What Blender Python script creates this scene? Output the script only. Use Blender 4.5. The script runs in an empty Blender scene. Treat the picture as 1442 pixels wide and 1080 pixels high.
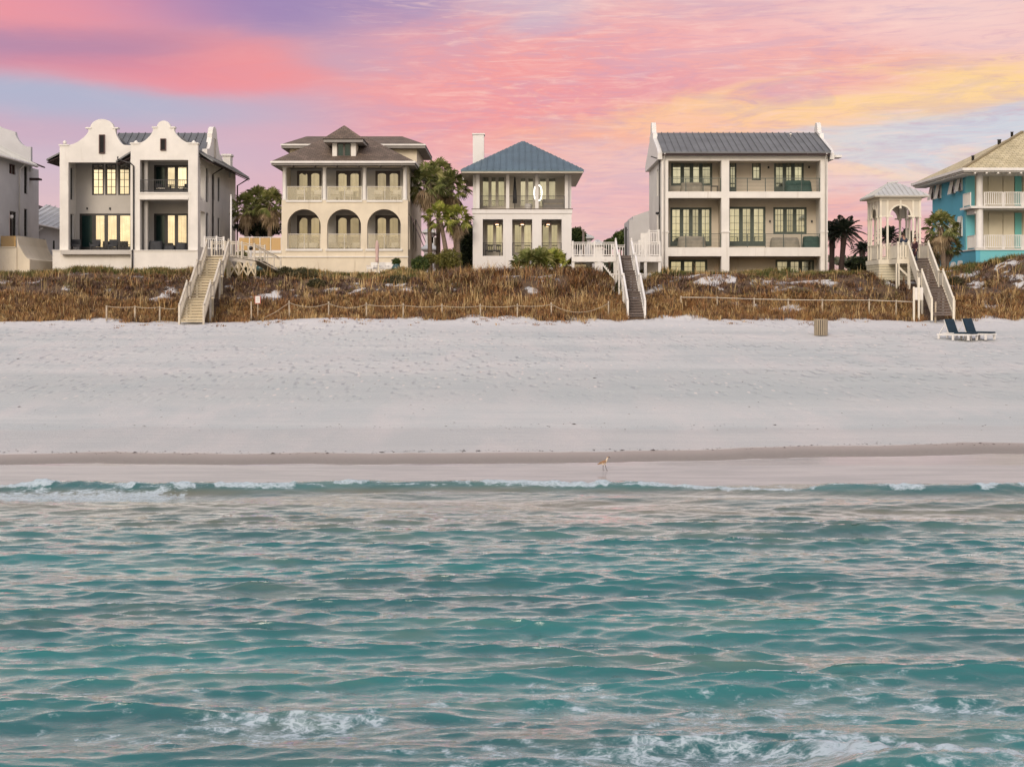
import bpy, math, random
import numpy as np
from mathutils import Vector, Matrix
rnd = random.Random(7)
R = math.radians
sc = bpy.context.scene
C = sc.collection
FOC = 2000.0; HC = 4.3; HOR = 432.0
def PX(px, Y): return (px-721.0)*Y/FOC
def PZ(py, Y): return HC+(HOR-py)*Y/FOC
# ---------------------------------------------------------------- node helper
class V:
    def __init__(s, nt, sock): s.nt = nt; s.s = sock
    def _m(s, op, o=None, o2=None, rev=False):
        n = s.nt.nodes.new('ShaderNodeMath'); n.operation = op
        a, b = (s, o) if not rev else (o, s)
        for i, q in enumerate([a, b, o2]):
            if q is None: continue
            if isinstance(q, V): s.nt.links.new(q.s, n.inputs[i])
            else: n.inputs[i].default_value = q
        return V(s.nt, n.outputs[0])
    def __add__(s, o): return s._m('ADD', o)
    __radd__ = __add__
    def __mul__(s, o): return s._m('MULTIPLY', o)
    __rmul__ = __mul__
    def __sub__(s, o): return s._m('SUBTRACT', o)
    def __rsub__(s, o): return s._m('SUBTRACT', o, rev=True)
    def __truediv__(s, o): return s._m('DIVIDE', o)
    def __rtruediv__(s, o): return s._m('DIVIDE', o, rev=True)
    def mx(s, o): return s._m('MAXIMUM', o)
    def mn(s, o): return s._m('MINIMUM', o)
    def f(s, op, *a): return s._m(op, *a)
    def sat(s): return s._m('MAXIMUM', 0.0)._m('MINIMUM', 1.0)
    def sm(s, a, b):
        n = s.nt.nodes.new('ShaderNodeMapRange'); n.interpolation_type = 'SMOOTHSTEP'
        s.nt.links.new(s.s, n.inputs[0]); n.inputs[1].default_value = a; n.inputs[2].default_value = b
        return V(s.nt, n.outputs[0])
class G:
    """small wrapper round a node tree"""
    def __init__(s, nt): s.nt = nt
    def n(s, t, **kw):
        n = s.nt.nodes.new(t)
        for k, v in kw.items(): setattr(n, k, v)
        return n
    def link(s, a, b): s.nt.links.new(a.s if isinstance(a, V) else a, b)
    def val(s, x):
        n = s.n('ShaderNodeValue'); n.outputs[0].default_value = x; return V(s.nt, n.outputs[0])
    def coord(s, k='Object'):
        return s.n('ShaderNodeTexCoord').outputs[k]
    def sep(s, vec):
        n = s.n('ShaderNodeSeparateXYZ'); s.link(vec, n.inputs[0]); return [V(s.nt, o) for o in n.outputs]
    def comb(s, x=0, y=0, z=0):
        n = s.n('ShaderNodeCombineXYZ')
        for i, q in enumerate((x, y, z)):
            if isinstance(q, V): s.link(q, n.inputs[i])
            else: n.inputs[i].default_value = q
        return n.outputs[0]
    def map(s, vec, sc=(1,1,1), loc=(0,0,0), rot=(0,0,0)):
        n = s.n('ShaderNodeMapping'); s.link(vec, n.inputs[0]); n.inputs['Scale'].default_value = sc
        n.inputs['Location'].default_value = loc; n.inputs['Rotation'].default_value = rot
        return n.outputs[0]
    def noise(s, vec, scale=1, detail=4, rough=.55, dist=0, out=0):
        n = s.n('ShaderNodeTexNoise'); s.link(vec, n.inputs['Vector'])
        n.inputs['Scale'].default_value = scale; n.inputs['Detail'].default_value = detail
        n.inputs['Roughness'].default_value = rough; n.inputs['Distortion'].default_value = dist
        return V(s.nt, n.outputs[out])
    def voro(s, vec, scale=1, feat='F1'):
        n = s.n('ShaderNodeTexVoronoi', feature=feat); s.link(vec, n.inputs['Vector']); n.inputs['Scale'].default_value = scale
        return V(s.nt, n.outputs['Distance'])
    def mix(s, fac, a, b, bt='MIX'):
        n = s.n('ShaderNodeMix', data_type='RGBA', blend_type=bt, clamp_factor=True)
        if isinstance(fac, V): s.link(fac, n.inputs[0])
        else: n.inputs[0].default_value = fac
        for i, q in ((6, a), (7, b)):
            if isinstance(q, tuple): n.inputs[i].default_value = (*q[:3], 1)
            else: s.link(q, n.inputs[i])
        return n.outputs[2]
    def bump(s, h, strength=.3, dist=.02, nrm=None):
        n = s.n('ShaderNodeBump'); s.link(h, n.inputs['Height']); n.inputs['Strength'].default_value = strength
        n.inputs['Distance'].default_value = dist
        if nrm: s.link(nrm, n.inputs['Normal'])
        return n.outputs[0]
    def attr(s, name):
        n = s.n('ShaderNodeAttribute'); n.attribute_name = name; return n
def lin(c): return tuple(((v/255)/12.92 if v/255 <= .04045 else ((v/255+.055)/1.055)**2.4) for v in c)
def newmat(name):
    m = bpy.data.materials.new(name); m.use_nodes = True
    g = G(m.node_tree); b = m.node_tree.nodes['Principled BSDF']
    return m, g, b
def pm(name, col, rough=.75, var=.12, vs=1.2, bump=0, bs=25, metal=0, spec=.5, stain=0, stretch=(1,1,1)):
    m, g, b = newmat(name)
    co = g.coord()
    a = g.noise(g.map(co, stretch), vs, 5, .6)
    dark = tuple(c*(1-var) for c in col); lite = tuple(min(1, c*(1+var*.7)) for c in col)
    c = g.mix(a.sm(.3, .7), dark, lite)
    if stain:
        st = g.noise(g.map(co, (2.2, 2.2, .28)), 1.0, 6, .65)
        c = g.mix(st.sm(.56, .78)*stain, c, tuple(x*y for x, y in zip(col, (.52, .47, .40))))
    g.link(c, b.inputs['Base Color'])
    b.inputs['Roughness'].default_value = rough; b.inputs['Metallic'].default_value = metal
    b.inputs['Specular IOR Level'].default_value = spec
    if bump:
        g.link(g.bump(g.noise(co, bs, 4, .6), bump, .02), b.inputs['Normal'])
    return m
MT = {}
MT['stucco'] = pm('white_stucco', (.80,.765,.71), .85, .08, .6, .25, 18, stain=.42)
MT['stucco_cream'] = pm('cream_stucco', (.76,.67,.52), .85, .09, .6, .25, 18, stain=.45)  # cream pushed warmer to carry the uplight glow on the arcaded house
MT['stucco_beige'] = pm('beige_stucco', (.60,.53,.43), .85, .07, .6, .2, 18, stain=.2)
MT['stucco_grey'] = pm('grey_stucco', (.60,.59,.59), .85, .07, .6, .2, 18, stain=.3)
MT['stucco_h3'] = pm('bright_stucco', (.78,.75,.72), .85, .05, .6, .2, 18, stain=.25)
MT['siding'] = pm('beige_siding', (.62,.57,.48), .8, .06, .8)
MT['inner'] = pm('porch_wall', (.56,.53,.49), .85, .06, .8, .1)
MT['white'] = pm('white_paint', (.78,.75,.71), .55, .06, 2, stain=.25)
MT['cream'] = pm('cream_paint', (.76,.70,.58), .6, .08, 2, stain=.3)
MT['bronze'] = pm('dark_bronze', (.025,.021,.020), .45, .2, 3)
MT['iron'] = pm('black_iron', (.02,.02,.022), .5, .2, 5)
MT['red_trim'] = pm('dark_red_trim', (.06,.018,.016), .5, .2, 3)
MT['green_frame'] = pm('green_grey_frame', (.065,.085,.068), .5, .12, 3)
MT['green_rail'] = pm('green_grey_rail', (.08,.10,.085), .5, .12, 3)
MT['brown_frame'] = pm('brown_frame', (.075,.055,.043), .5, .12, 3)
MT['cream_frame'] = pm('cream_frame', (.60,.55,.46), .5, .08, 3)
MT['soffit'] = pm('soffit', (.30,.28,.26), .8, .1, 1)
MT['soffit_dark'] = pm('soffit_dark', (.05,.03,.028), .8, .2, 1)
MT['metal_roof'] = pm('galvanised_roof', (.16,.165,.17), .5, .16, .7, metal=.2, stain=.35)
MT['blue_roof'] = pm('blue_grey_roof', (.095,.155,.195), .45, .14, .6, metal=.25, stain=.2)
MT['pale_roof'] = pm('pale_metal_roof', (.55,.55,.53), .5, .12, .7, metal=.1, stain=.3)
MT['teal'] = pm('turquoise_stucco', (.18,.54,.59), .85, .05, .5, .2, 18, stain=.15)  # lit copy of the wall colour; the side walls use a shaded one
MT['blue'] = pm('turquoise_stucco_shaded', (.11,.42,.57), .85, .05, .5, .2, 18, stain=.15)  # same turquoise wall, darker and bluer: shade painted into the side walls
MT['aqua'] = pm('aqua_shutter_wall', (.15,.46,.42), .7, .06, 1)
MT['shutter'] = pm('cream_shutter', (.66,.60,.45), .7, .06, 1)
MT['white_shutter'] = pm('white_shutter', (.74,.72,.66), .6, .06, 2)
MT['wood_grey'] = pm('weathered_wood', (.17,.135,.12), .8, .30, 3, .3, 30, stain=.3)
MT['wood_cream'] = pm('pale_weathered_wood', (.62,.53,.37), .75, .22, 2.5, .2, 30, stain=.5)
MT['wood_rail'] = pm('greyed_handrail', (.60,.54,.45), .7, .15, 3, .2, 30, stain=.4)
MT['post_wood'] = pm('fence_wood', (.46,.38,.28), .8, .2, 4, .3, 40)
MT['rope'] = pm('rope', (.42,.35,.26), .9, .2, 30)
MT['navy'] = pm('navy_cushion', (.007,.028,.050), .85, .2, 6, .2, 60)
MT['cover'] = pm('dark_cover', (.03,.032,.038), .7, .25, 4, .3, 6)
MT['khaki'] = pm('khaki_cover', (.36,.32,.25), .8, .15, 3, .4, 5)
MT['green_cover'] = pm('green_cover', (.035,.085,.07), .7, .2, 3, .4, 5)
MT['trunk'] = pm('palm_trunk', (.20,.145,.105), .9, .4, 6, .8, 14, stretch=(1,1,4))
MT['trunk_dark'] = pm('date_palm_trunk', (.085,.055,.045), .9, .4, 6, .8, 14, stretch=(1,1,4))
MT['urn'] = pm('teal_glaze', (.05,.11,.115), .3, .2, 3)
MT['pink'] = pm('pink_canvas', (.60,.42,.38), .85, .1, 4, .3, 8)
MT['skin'] = pm('skin', (.45,.26,.19), .6, .05, 6)
MT['jacket'] = pm('navy_jacket', (.035,.05,.085), .8, .2, 8, .3, 20)
MT['coat'] = pm('maroon_coat', (.04,.010,.016), .8, .2, 8, .3, 20)
MT['jeans'] = pm('dark_trousers', (.03,.035,.05), .85, .2, 8)
MT['hair'] = pm('dark_hair', (.05,.03,.02), .6, .2, 20)
MT['slat'] = pm('tan_slat', (.34,.28,.20), .7, .15, 6, stretch=(1,1,.2))
MT['dark'] = pm('dark_interior', (.02,.02,.02), .9, .1, 3)
MT['sign'] = pm('sign_white', (.72,.70,.66), .5, .03, 5)
MT['sign_red'] = pm('sign_red', (.45,.09,.06), .5, .05, 5)
MT['sign_ink'] = pm('sign_grey_lines', (.45,.43,.41), .5, .05, 5)
MT['bird_brown'] = pm('brown_feather', (.30,.17,.09), .8, .3, 60)
MT['bird_white'] = pm('pale_feather', (.75,.62,.47), .8, .1, 60)
MT['bird_dark'] = pm('bill_and_leg', (.05,.035,.03), .6, .1, 60)
def glass(name, base, metal, rough=.04):
    m, g, b = newmat(name)
    co = g.coord()
    gn = g.n('ShaderNodeNewGeometry'); oi = g.n('ShaderNodeObjectInfo')
    ri = V(g.nt, oi.outputs['Random'])
    c0 = g.mix(g.noise(g.map(co, (9, 9, .3)), 1, 2).sm(.45, .6)*.35, base, tuple(c*.6 for c in base))   # drawn curtains behind the pane
    g.link(g.mix(ri.sm(.0, 1.0)*.45+g.noise(co, .9, 3).sm(.4, .65)*.2, c0, tuple(c*.30 for c in base)), b.inputs['Base Color'])
    b.inputs['Metallic'].default_value = metal; b.inputs['Roughness'].default_value = rough
    g.link(g.bump(g.noise(co, 1.5, 2), .12, .02), b.inputs['Normal'])
    return m
MT['glass'] = glass('reflective_glass', (.74,.72,.66), .9)
MT['glass_dull'] = glass('tinted_glass', (.33,.32,.28), .88)
MT['glass_h3'] = glass('greenish_glass', (.50,.53,.46), .88)
MT['glass_green'] = glass('green_glass', (.58,.62,.53), .9)
MT['glass_dark'] = glass('dark_glass', (.02,.055,.055), .3, .15)
def clear(name, tint, a=.35):
    m, g, b = newmat(name)
    b.inputs['Base Color'].default_value = (*tint, 1); b.inputs['Roughness'].default_value = .06
    b.inputs['Metallic'].default_value = .3
    b.inputs['Alpha'].default_value = a
    co = g.coord(); g.link(g.bump(g.noise(co, 1.5, 2), .1, .02), b.inputs['Normal'])
    return m
MT['rail_glass'] = clear('rail_glass', (.62,.58,.46), .3)
MT['warm_lit_glass'] = clear('warm_lit_glass', (.52,.36,.17), .78)  # amber tint paints the warm light on these glass panels
def emit(name, col, s):
    m, g, b = newmat(name); b.inputs['Base Color'].default_value = (*col, 1)
    b.inputs['Emission Color'].default_value = (*col, 1); b.inputs['Emission Strength'].default_value = s
    return m
MT['lamp'] = emit('warm_lamp', (1,.62,.34), 6)
MT['neon'] = emit('white_neon', (1,.97,.9), 2.2)
def tilemat(name, c1, c2, cm, bw=.32, bh=.28, rough=.85):
    m, g, b = newmat(name)
    uv = g.coord('UV')
    n = g.n('ShaderNodeTexBrick'); g.link(uv, n.inputs['Vector'])
    n.inputs['Scale'].default_value = 1; n.inputs['Brick Width'].default_value = bw; n.inputs['Row Height'].default_value = bh
    n.inputs['Mortar Size'].default_value = .018; n.inputs['Mortar Smooth'].default_value = .3
    n.inputs['Color1'].default_value = (*c1, 1); n.inputs['Color2'].default_value = (*c2, 1); n.inputs['Mortar'].default_value = (*cm, 1)
    no = g.noise(uv, .8, 6, .65).sm(.35, .7)
    c = g.mix(no, n.outputs[0], g.mix(.5, n.outputs[0], tuple(x*.45 for x in c1)))
    g.link(c, b.inputs['Base Color']); b.inputs['Roughness'].default_value = rough
    u, v, w = g.sep(uv)
    saw = (v/bh).f('FRACT')
    g.link(g.bump(saw*-1.0+V(g.nt, n.outputs[1])*-.6, .6, .05), b.inputs['Normal'])
    return m
MT['tile_brown'] = tilemat('brown_tile', (.145,.105,.075), (.24,.17,.125), (.06,.045,.035))
MT['tile_cream'] = tilemat('cream_tile', (.58,.49,.29), (.70,.60,.38), (.28,.22,.13), .4, .33)
MT['lap'] = pm('lap_siding', (.66,.60,.45), .7, .1, 2, stain=.3)
# ---------------------------------------------------------------- mesh builder
ORG = [Vector((0,0,0))]; ORGS = {}
class MB:
    def __init__(s, fr=None): s.v = []; s.f = []; s.uv = {}; s.fr = fr; s.smooth = set(); s.mi = {}
    def a(s, *ps):
        b = len(s.v)
        for p in ps: s.v.append(tuple(s.fr(*p)) if s.fr else tuple(p))
        return b
    def face(s, pts, uv=None):
        b = s.a(*pts); s.f.append(tuple(range(b, b+len(pts))))
        if uv: s.uv[len(s.f)-1] = uv
        return s
    def box(s, x0, x1, y0, y1, z0, z1):
        b = s.a((x0,y0,z0),(x1,y0,z0),(x1,y1,z0),(x0,y1,z0),(x0,y0,z1),(x1,y0,z1),(x1,y1,z1),(x0,y1,z1))
        s.f += [tuple(b+i for i in q) for q in ((0,3,2,1),(4,5,6,7),(0,1,5,4),(1,2,6,5),(2,3,7,6),(3,0,4,7))]
        return s
    def prism(s, poly, y0, y1):
        n = len(poly); b = s.a(*[(x,y0,z) for x, z in poly], *[(x,y1,z) for x, z in poly])
        s.f.append(tuple(range(b, b+n))); s.f.append(tuple(range(b+2*n-1, b+n-1, -1)))
        for i in range(n):
            j = (i+1) % n; s.f.append((b+j, b+i, b+n+i, b+n+j))
        return s
    def bar(s, p, q, w, h=None, up=(0,0,1)):
        h = h or w; p = Vector(p); q = Vector(q); d = (q-p).normalized(); u = Vector(up)
        if abs(d.dot(u)) > .98: u = Vector((0,1,0))
        r = d.cross(u).normalized(); u = r.cross(d).normalized()
        c = [(-1,-1),(1,-1),(1,1),(-1,1)]
        b = s.a(*[p+r*(i*w/2)+u*(j*h/2) for i, j in c], *[q+r*(i*w/2)+u*(j*h/2) for i, j in c])
        s.f += [tuple(b+i for i in k) for k in ((0,3,2,1),(4,5,6,7),(0,1,5,4),(1,2,6,5),(2,3,7,6),(3,0,4,7))]
        return s
    def tube(s, pts, rs, n=8, cap=True):
        pts = [Vector(p) for p in pts]
        if not isinstance(rs, (list, tuple)): rs = [rs]*len(pts)
        st = []
        for i, p in enumerate(pts):
            d = (pts[min(i+1, len(pts)-1)]-pts[max(i-1, 0)]).normalized()
            u = Vector((0,0,1)) if abs(d.z) < .9 else Vector((0,1,0))
            r = d.cross(u).normalized(); u = r.cross(d)
            st.append(s.a(*[p+(r*math.cos(k*2*math.pi/n)+u*math.sin(k*2*math.pi/n))*rs[i] for k in range(n)]))
        for i in range(len(pts)-1):
            for k in range(n):
                k2 = (k+1) % n; s.smooth.add(len(s.f)); s.f.append((st[i]+k, st[i]+k2, st[i+1]+k2, st[i+1]+k))
        if cap: s.f.append(tuple(st[0]+k for k in range(n))[::-1]); s.f.append(tuple(st[-1]+k for k in range(n)))
        return s
    def lathe(s, x, y, prof, n=16):
        st = [s.a(*[(x+r*math.cos(k*2*math.pi/n), y+r*math.sin(k*2*math.pi/n), z) for k in range(n)]) for r, z in prof]
        for i in range(len(prof)-1):
            for k in range(n):
                k2 = (k+1) % n; s.smooth.add(len(s.f)); s.f.append((st[i]+k, st[i]+k2, st[i+1]+k2, st[i+1]+k))
        s.f.append(tuple(st[0]+k for k in range(n))[::-1]); s.f.append(tuple(st[-1]+k for k in range(n)))
        return s
    def wall(s, u0, u1, z0, z1, d0, d1, ops=()):
        """a wall sheet with rectangular openings, without overlapping faces"""
        us = sorted({u0, u1, *[min(max(o[i], u0), u1) for o in ops for i in (0, 1)]})
        zs = sorted({z0, z1, *[min(max(o[i], z0), z1) for o in ops for i in (2, 3)]})
        nu, nz = len(us)-1, len(zs)-1
        def solid(i, j):
            if i < 0 or j < 0 or i >= nu or j >= nz: return False
            cu, cz = (us[i]+us[i+1])/2, (zs[j]+zs[j+1])/2
            return not any(o[0] < cu < o[1] and o[2] < cz < o[3] for o in ops)
        for i in range(nu):
            for j in range(nz):
                if not solid(i, j): continue
                a, b, c, d = us[i], us[i+1], zs[j], zs[j+1]
                s.face([(a,d0,c),(b,d0,c),(b,d0,d),(a,d0,d)]); s.face([(a,d1,c),(a,d1,d),(b,d1,d),(b,d1,c)])
                if not solid(i-1, j): s.face([(a,d0,c),(a,d0,d),(a,d1,d),(a,d1,c)])
                if not solid(i+1, j): s.face([(b,d0,c),(b,d1,c),(b,d1,d),(b,d0,d)])
                if not solid(i, j-1): s.face([(a,d0,c),(a,d1,c),(b,d1,c),(b,d0,c)])
                if not solid(i, j+1): s.face([(a,d0,d),(b,d0,d),(b,d1,d),(a,d1,d)])
        return s
    def slope(s, A, B, Cc, D, th=.1, rib=0, rh=.05, rw=.045):
        """roof slope: eave edge A-B, top edge D-C"""
        A, B, Cc, D = map(Vector, (A, B, Cc, D))
        e = (B-A).normalized(); L = (B-A).length
        up = (D-A) - e*(D-A).dot(e)
        if up.length < 1e-4: return s
        h = up.length; up.normalize(); nrm = e.cross(up).normalized()
        if nrm.z < 0: nrm = -nrm
        ad = (D-A).dot(e); ac = (Cc-A).dot(e)
        pts = [A, B, Cc, D]; uv = [(0,0),(L,0),(ac,h),(ad,h)]
        if (Cc-D).length < 1e-4: pts = [A, B, D]; uv = [(0,0),(L,0),(ad,h)]
        s.face(pts, uv); lo = [p-Vector((0,0,th)) for p in pts]; s.face(lo[::-1], uv[::-1])
        for i in range(len(pts)):
            j = (i+1) % len(pts); s.face([pts[i], lo[i], lo[j], pts[j]], [uv[i], uv[i], uv[j], uv[j]])
        if rib:
            n = max(1, int(L/rib)); sp = L/n
            for k in range(n+1):
                a = k*sp
                if a < ad: b = h*a/max(ad, 1e-6)
                elif a > ac: b = h*(L-a)/max(L-ac, 1e-6)
                else: b = h
                if b < .25: continue
                p = A+e*a+nrm*.012; q = p+up*(b-.02)
                s.bar(p+nrm*rh/2, q+nrm*rh/2, rw, rh, nrm)
        return s
    def hip(s, x0, x1, y0, y1, ze, rx0, rx1, ry0, ry1, zr, th=.1, rib=0, **k):
        s.slope((x0,y0,ze),(x1,y0,ze),(rx1,ry0,zr),(rx0,ry0,zr),th,rib,**k)
        s.slope((x1,y0,ze),(x1,y1,ze),(rx1,ry1,zr),(rx1,ry0,zr),th,rib,**k)
        s.slope((x1,y1,ze),(x0,y1,ze),(rx0,ry1,zr),(rx1,ry1,zr),th,rib,**k)
        s.slope((x0,y1,ze),(x0,y0,ze),(rx0,ry0,zr),(rx0,ry1,zr),th,rib,**k)
        return s
    def build(s, name, mat, parent=None, org=None):
        me = bpy.data.meshes.new(name)
        o = org if org is not None else ORG[0]
        rt = parent
        while rt is not None and rt.parent: rt = rt.parent
        if rt is not None and org is None: o = ORGS.get(rt.name, o)
        me.from_pydata([(x-o[0], y-o[1], z-o[2]) for x, y, z in s.v], [], s.f)
        if s.uv:
            l = me.uv_layers.new(name='UVMap')
            for fi, uv in s.uv.items():
                p = me.polygons[fi]
                for k, li in enumerate(p.loop_indices): l.data[li].uv = uv[k]
        for i in s.smooth: me.polygons[i].use_smooth = True
        for m in (mat if isinstance(mat, list) else [mat]): me.materials.append(MT[m] if isinstance(m, str) else m)
        for i, q in s.mi.items(): me.polygons[i].material_index = q
        ob = bpy.data.objects.new(name, me); C.objects.link(ob)
        if parent is not None: ob.parent = parent
        else: ob.location = o
        return ob
def tag(o, label, cat, group=None):
    o['label'] = label; o['category'] = cat
    if group: o['group'] = group
    return o
def T(name, label, cat, loc=(0,0,0), rz=0, group=None, local=False):
    o = bpy.data.objects.new(name, None); C.objects.link(o); o.location = loc; o.rotation_euler = (0,0,rz)
    o.empty_display_size = .3; tag(o, label, cat, group)
    ORG[0] = Vector((0,0,0)) if (local or rz) else Vector(loc)
    ORGS[o.name] = ORG[0].copy()
    return o
def copytree(o, loc, rz=0, scale=1, label=None, parent=None):
    c = o.copy(); C.objects.link(c)
    if parent is None:
        c.location = loc; c.rotation_euler = (0,0,rz); c.scale = (scale,)*3
        if label: c['label'] = label
    else: c.parent = parent
    for ch in list(o.children): copytree(ch, None, parent=c)
    return c
def front(Y): return lambda u, d, z: (u, Y+d, z)
def rightf(X): return lambda u, d, z: (X-d, u, z)
def leftf(X): return lambda u, d, z: (X+d, u, z)
def window(par, fr, u0, u1, z0, z1, n=1, mx=0, mz=0, fm='bronze', gm='glass', fw=.07, name='window', arch=False, d=0.0, mw=.022, gaps=.0, mid=None):
    """framed window or door made of n leaves; gm may be a list, one glass per leaf"""
    f = MB(fr); w = (u1-u0)
    f.box(u0, u0+fw, d-.03, d+.09, z0, z1); f.box(u1-fw, u1, d-.03, d+.09, z0, z1)
    f.box(u0+fw, u1-fw, d-.03, d+.09, z1-fw, z1); f.box(u0+fw, u1-fw, d-.03, d+.09, z0, z0+fw)
    if name == 'door': f.box(u0+fw, u1-fw, d-.012, d+.08, z0+fw, z0+fw+.22)
    gs = gm if isinstance(gm, list) else [gm]*n
    lw = (w-2*fw)/n
    ob_pan = []
    for i in range(n):
        a = u0+fw+i*lw; b = a+lw
        if i: f.box(a-fw*.85, a+fw*.85, d-.02, d+.085, z0+fw, z1-fw)
        ga = a+(fw*.85 if i else .0); gb = b-(fw*.85 if i < n-1 else .0)
        for k in range(1, mx+1):
            x = ga+(gb-ga)*k/(mx+1); f.box(x-mw/2, x+mw/2, d+.005, d+.03, z0+fw, z1-fw)
        for k in range(1, mz+1):
            z = z0+fw+(z1-z0-2*fw)*k/(mz+1); f.box(ga, gb, d+.008, d+.027, z-mw/2, z+mw/2)
        if arch:
            hw = (gb-ga)/2; zc = z1-fw-hw*.55; pts = [(ga, z1-fw), (ga, zc)]
            pts += [((ga+gb)/2-hw*math.cos(t*math.pi/10), zc+hw*.5*math.sin(t*math.pi/10)) for t in range(11)]
            pts += [(gb, z1-fw)]
            f.prism(pts, d+.0, d+.05)
        g = MB(fr); g.box(ga-.01, gb+.01, d+.04, d+.055, z0+fw*.6, z1-fw*.6); ob_pan.append((g, gs[i]))
    fo = f.build(name, fm, par)
    for g, m in ob_pan: g.build('pane', m, fo)
    return fo
def railing(par, fr, u0, u1, z, h, style='bars', mat='iron', posts=2, d=0.0, bs=.13, tw=.07, glassm='rail_glass', name='railing', w=.02):
    f = MB(fr)
    f.box(u0, u1, d-tw/2, d+tw/2, z+h-.05, z+h)
    for i in range(posts):
        u = u0+.03+(u1-u0-.06)*i/max(1, posts-1); pw = .05 if style != 'white' else .075
        f.box(u-pw/2, u+pw/2, d-.03, d+.03, z, z+h-.05)
    if style in ('bars', 'white'):
        f.box(u0, u1, d-.022, d+.022, z+.08, z+.13)
        n = int((u1-u0)/bs)
        for i in range(1, n):
            u = u0+(u1-u0)*i/n; f.box(u-w/2, u+w/2, d-w/2, d+w/2, z+.13, z+h-.05)
    if style == 'cable':
        for i in range(1, 9):
            zz = z+.04+(h-.1)*i/9; f.box(u0, u1, d-.008, d+.008, zz-.008, zz+.008)
    o = f.build(name, mat, par)
    if style == 'glass':
        for i in range(posts-1):
            a = u0+.03+(u1-u0-.06)*i/(posts-1)+.035; b = u0+.03+(u1-u0-.06)*(i+1)/(posts-1)-.035
            MB(fr).box(a, b, d-.006, d+.006, z+.05, z+h-.07).build('glass_panel', glassm, o)
    return o
# ---------------------------------------------------------------- numeric noise
def _h(ix, iy, s):
    n = (ix.astype(np.int64)*374761393+iy.astype(np.int64)*668265263+s*2147483647) & 0x7fffffff
    n = ((n ^ (n >> 13))*1274126177) & 0x7fffffff
    return ((n ^ (n >> 16)) & 0xffff)/65535.0
def vnoise(x, y, s=0):
    ix = np.floor(x); iy = np.floor(y); fx = x-ix; fy = y-iy
    fx = fx*fx*(3-2*fx); fy = fy*fy*(3-2*fy)
    a = _h(ix, iy, s); b = _h(ix+1, iy, s); c = _h(ix, iy+1, s); d = _h(ix+1, iy+1, s)
    return (a*(1-fx)+b*fx)*(1-fy)+(c*(1-fx)+d*fx)*fy
def fbm(x, y, s=0, o=4):
    r = 0; a = .5; t = 0
    for i in range(o):
        r = r+a*vnoise(x*2**i+i*17.3, y*2**i-i*9.1, s+i); t += a; a *= .5
    return r/t
def sstep(x, a, b):
    t = np.clip((x-a)/(b-a), 0, 1); return t*t*(3-2*t)
PY = np.array([-600,10,20,30,33.2,36,38,42,72,80,82.5,84,87,90,93,96,100,115,160,400,3000.])
PZZ = np.array([-4,-2.2,-1.5,-.75,-.12,.27,.41,.67,2.54,3.28,3.55,3.95,5.0,6.0,6.42,6.5,6.45,6.4,6.0,5.5,5.5])
def ground_z(x, y):
    x = np.asarray(x, float); y = np.asarray(y, float)
    toe = (fbm(x*.09, y*0+3, 5, 3)-.5)*3.0
    w = sstep(y, 74, 82)*(1-sstep(y, 93, 97))
    yy = y + toe*w
    z = np.interp(yy, PY, PZZ)
    dn = sstep(y, 81, 86)*(1-sstep(y, 95.5, 97))
    z = z + dn*((fbm(x*.22, y*.3, 9, 4)-.5)*1.1)
    z = z + dn*sstep(x, 28.5, 33)*(.5+.9*np.exp(-((y-90)/3.5)**2))
    z = z - .9*np.exp(-((x-7.4)/1.3)**2)*sstep(y, 84, 90)*(1-sstep(y, 93, 96))
    mound = np.exp(-((x+10.5)/3.2)**2)*np.exp(-((y-80.6)/2.2)**2)*.35
    z = z + mound
    bch = sstep(y, 40, 44)*(1-sstep(y, 82, 86))
    z = z + bch*((fbm(x*.12, y*.12, 21, 3)-.5)*.10 + (fbm(x*1.1, y*1.1, 22, 3)-.5)*.045*sstep(y, 50, 66))
    return z
def gz(x, y): return float(ground_z(np.array([x]), np.array([y]))[0])
def fastmesh(name, verts, quads=None, tris=None, mats=(), smooth=True, attrs=None):
    me = bpy.data.meshes.new(name)
    me.vertices.add(len(verts)); me.vertices.foreach_set('co', np.asarray(verts, np.float32).ravel())
    li = []; starts = []; tot = 0; n = 0
    for arr, k in ((quads, 4), (tris, 3)):
        if arr is None or len(arr) == 0: continue
        arr = np.asarray(arr, np.int32); li.append(arr.ravel()); starts.append(tot+np.arange(len(arr))*k); tot += arr.size; n += len(arr)
    me.loops.add(tot); me.loops.foreach_set('vertex_index', np.concatenate(li))
    me.polygons.add(n); me.polygons.foreach_set('loop_start', np.concatenate(starts).astype(np.int32))
    if smooth: me.polygons.foreach_set('use_smooth', np.ones(n, bool))
    me.update(calc_edges=True)
    for k, (typ, data) in (attrs or {}).items():
        at = me.attributes.new(k, typ, 'POINT')
        at.data.foreach_set('value' if typ == 'FLOAT' else 'color', np.asarray(data, np.float32).ravel())
    for m in mats: me.materials.append(m)
    return me
def addobj(name, me, kind=None, parent=None):
    o = bpy.data.objects.new(name, me); C.objects.link(o)
    if kind: o['kind'] = kind
    if parent: o.parent = parent
    return o
def axis(segs):
    out = []
    for a, b, d in segs: out += list(np.arange(a, b-1e-6, d))
    out.append(segs[-1][1]); return np.array(out)
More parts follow.
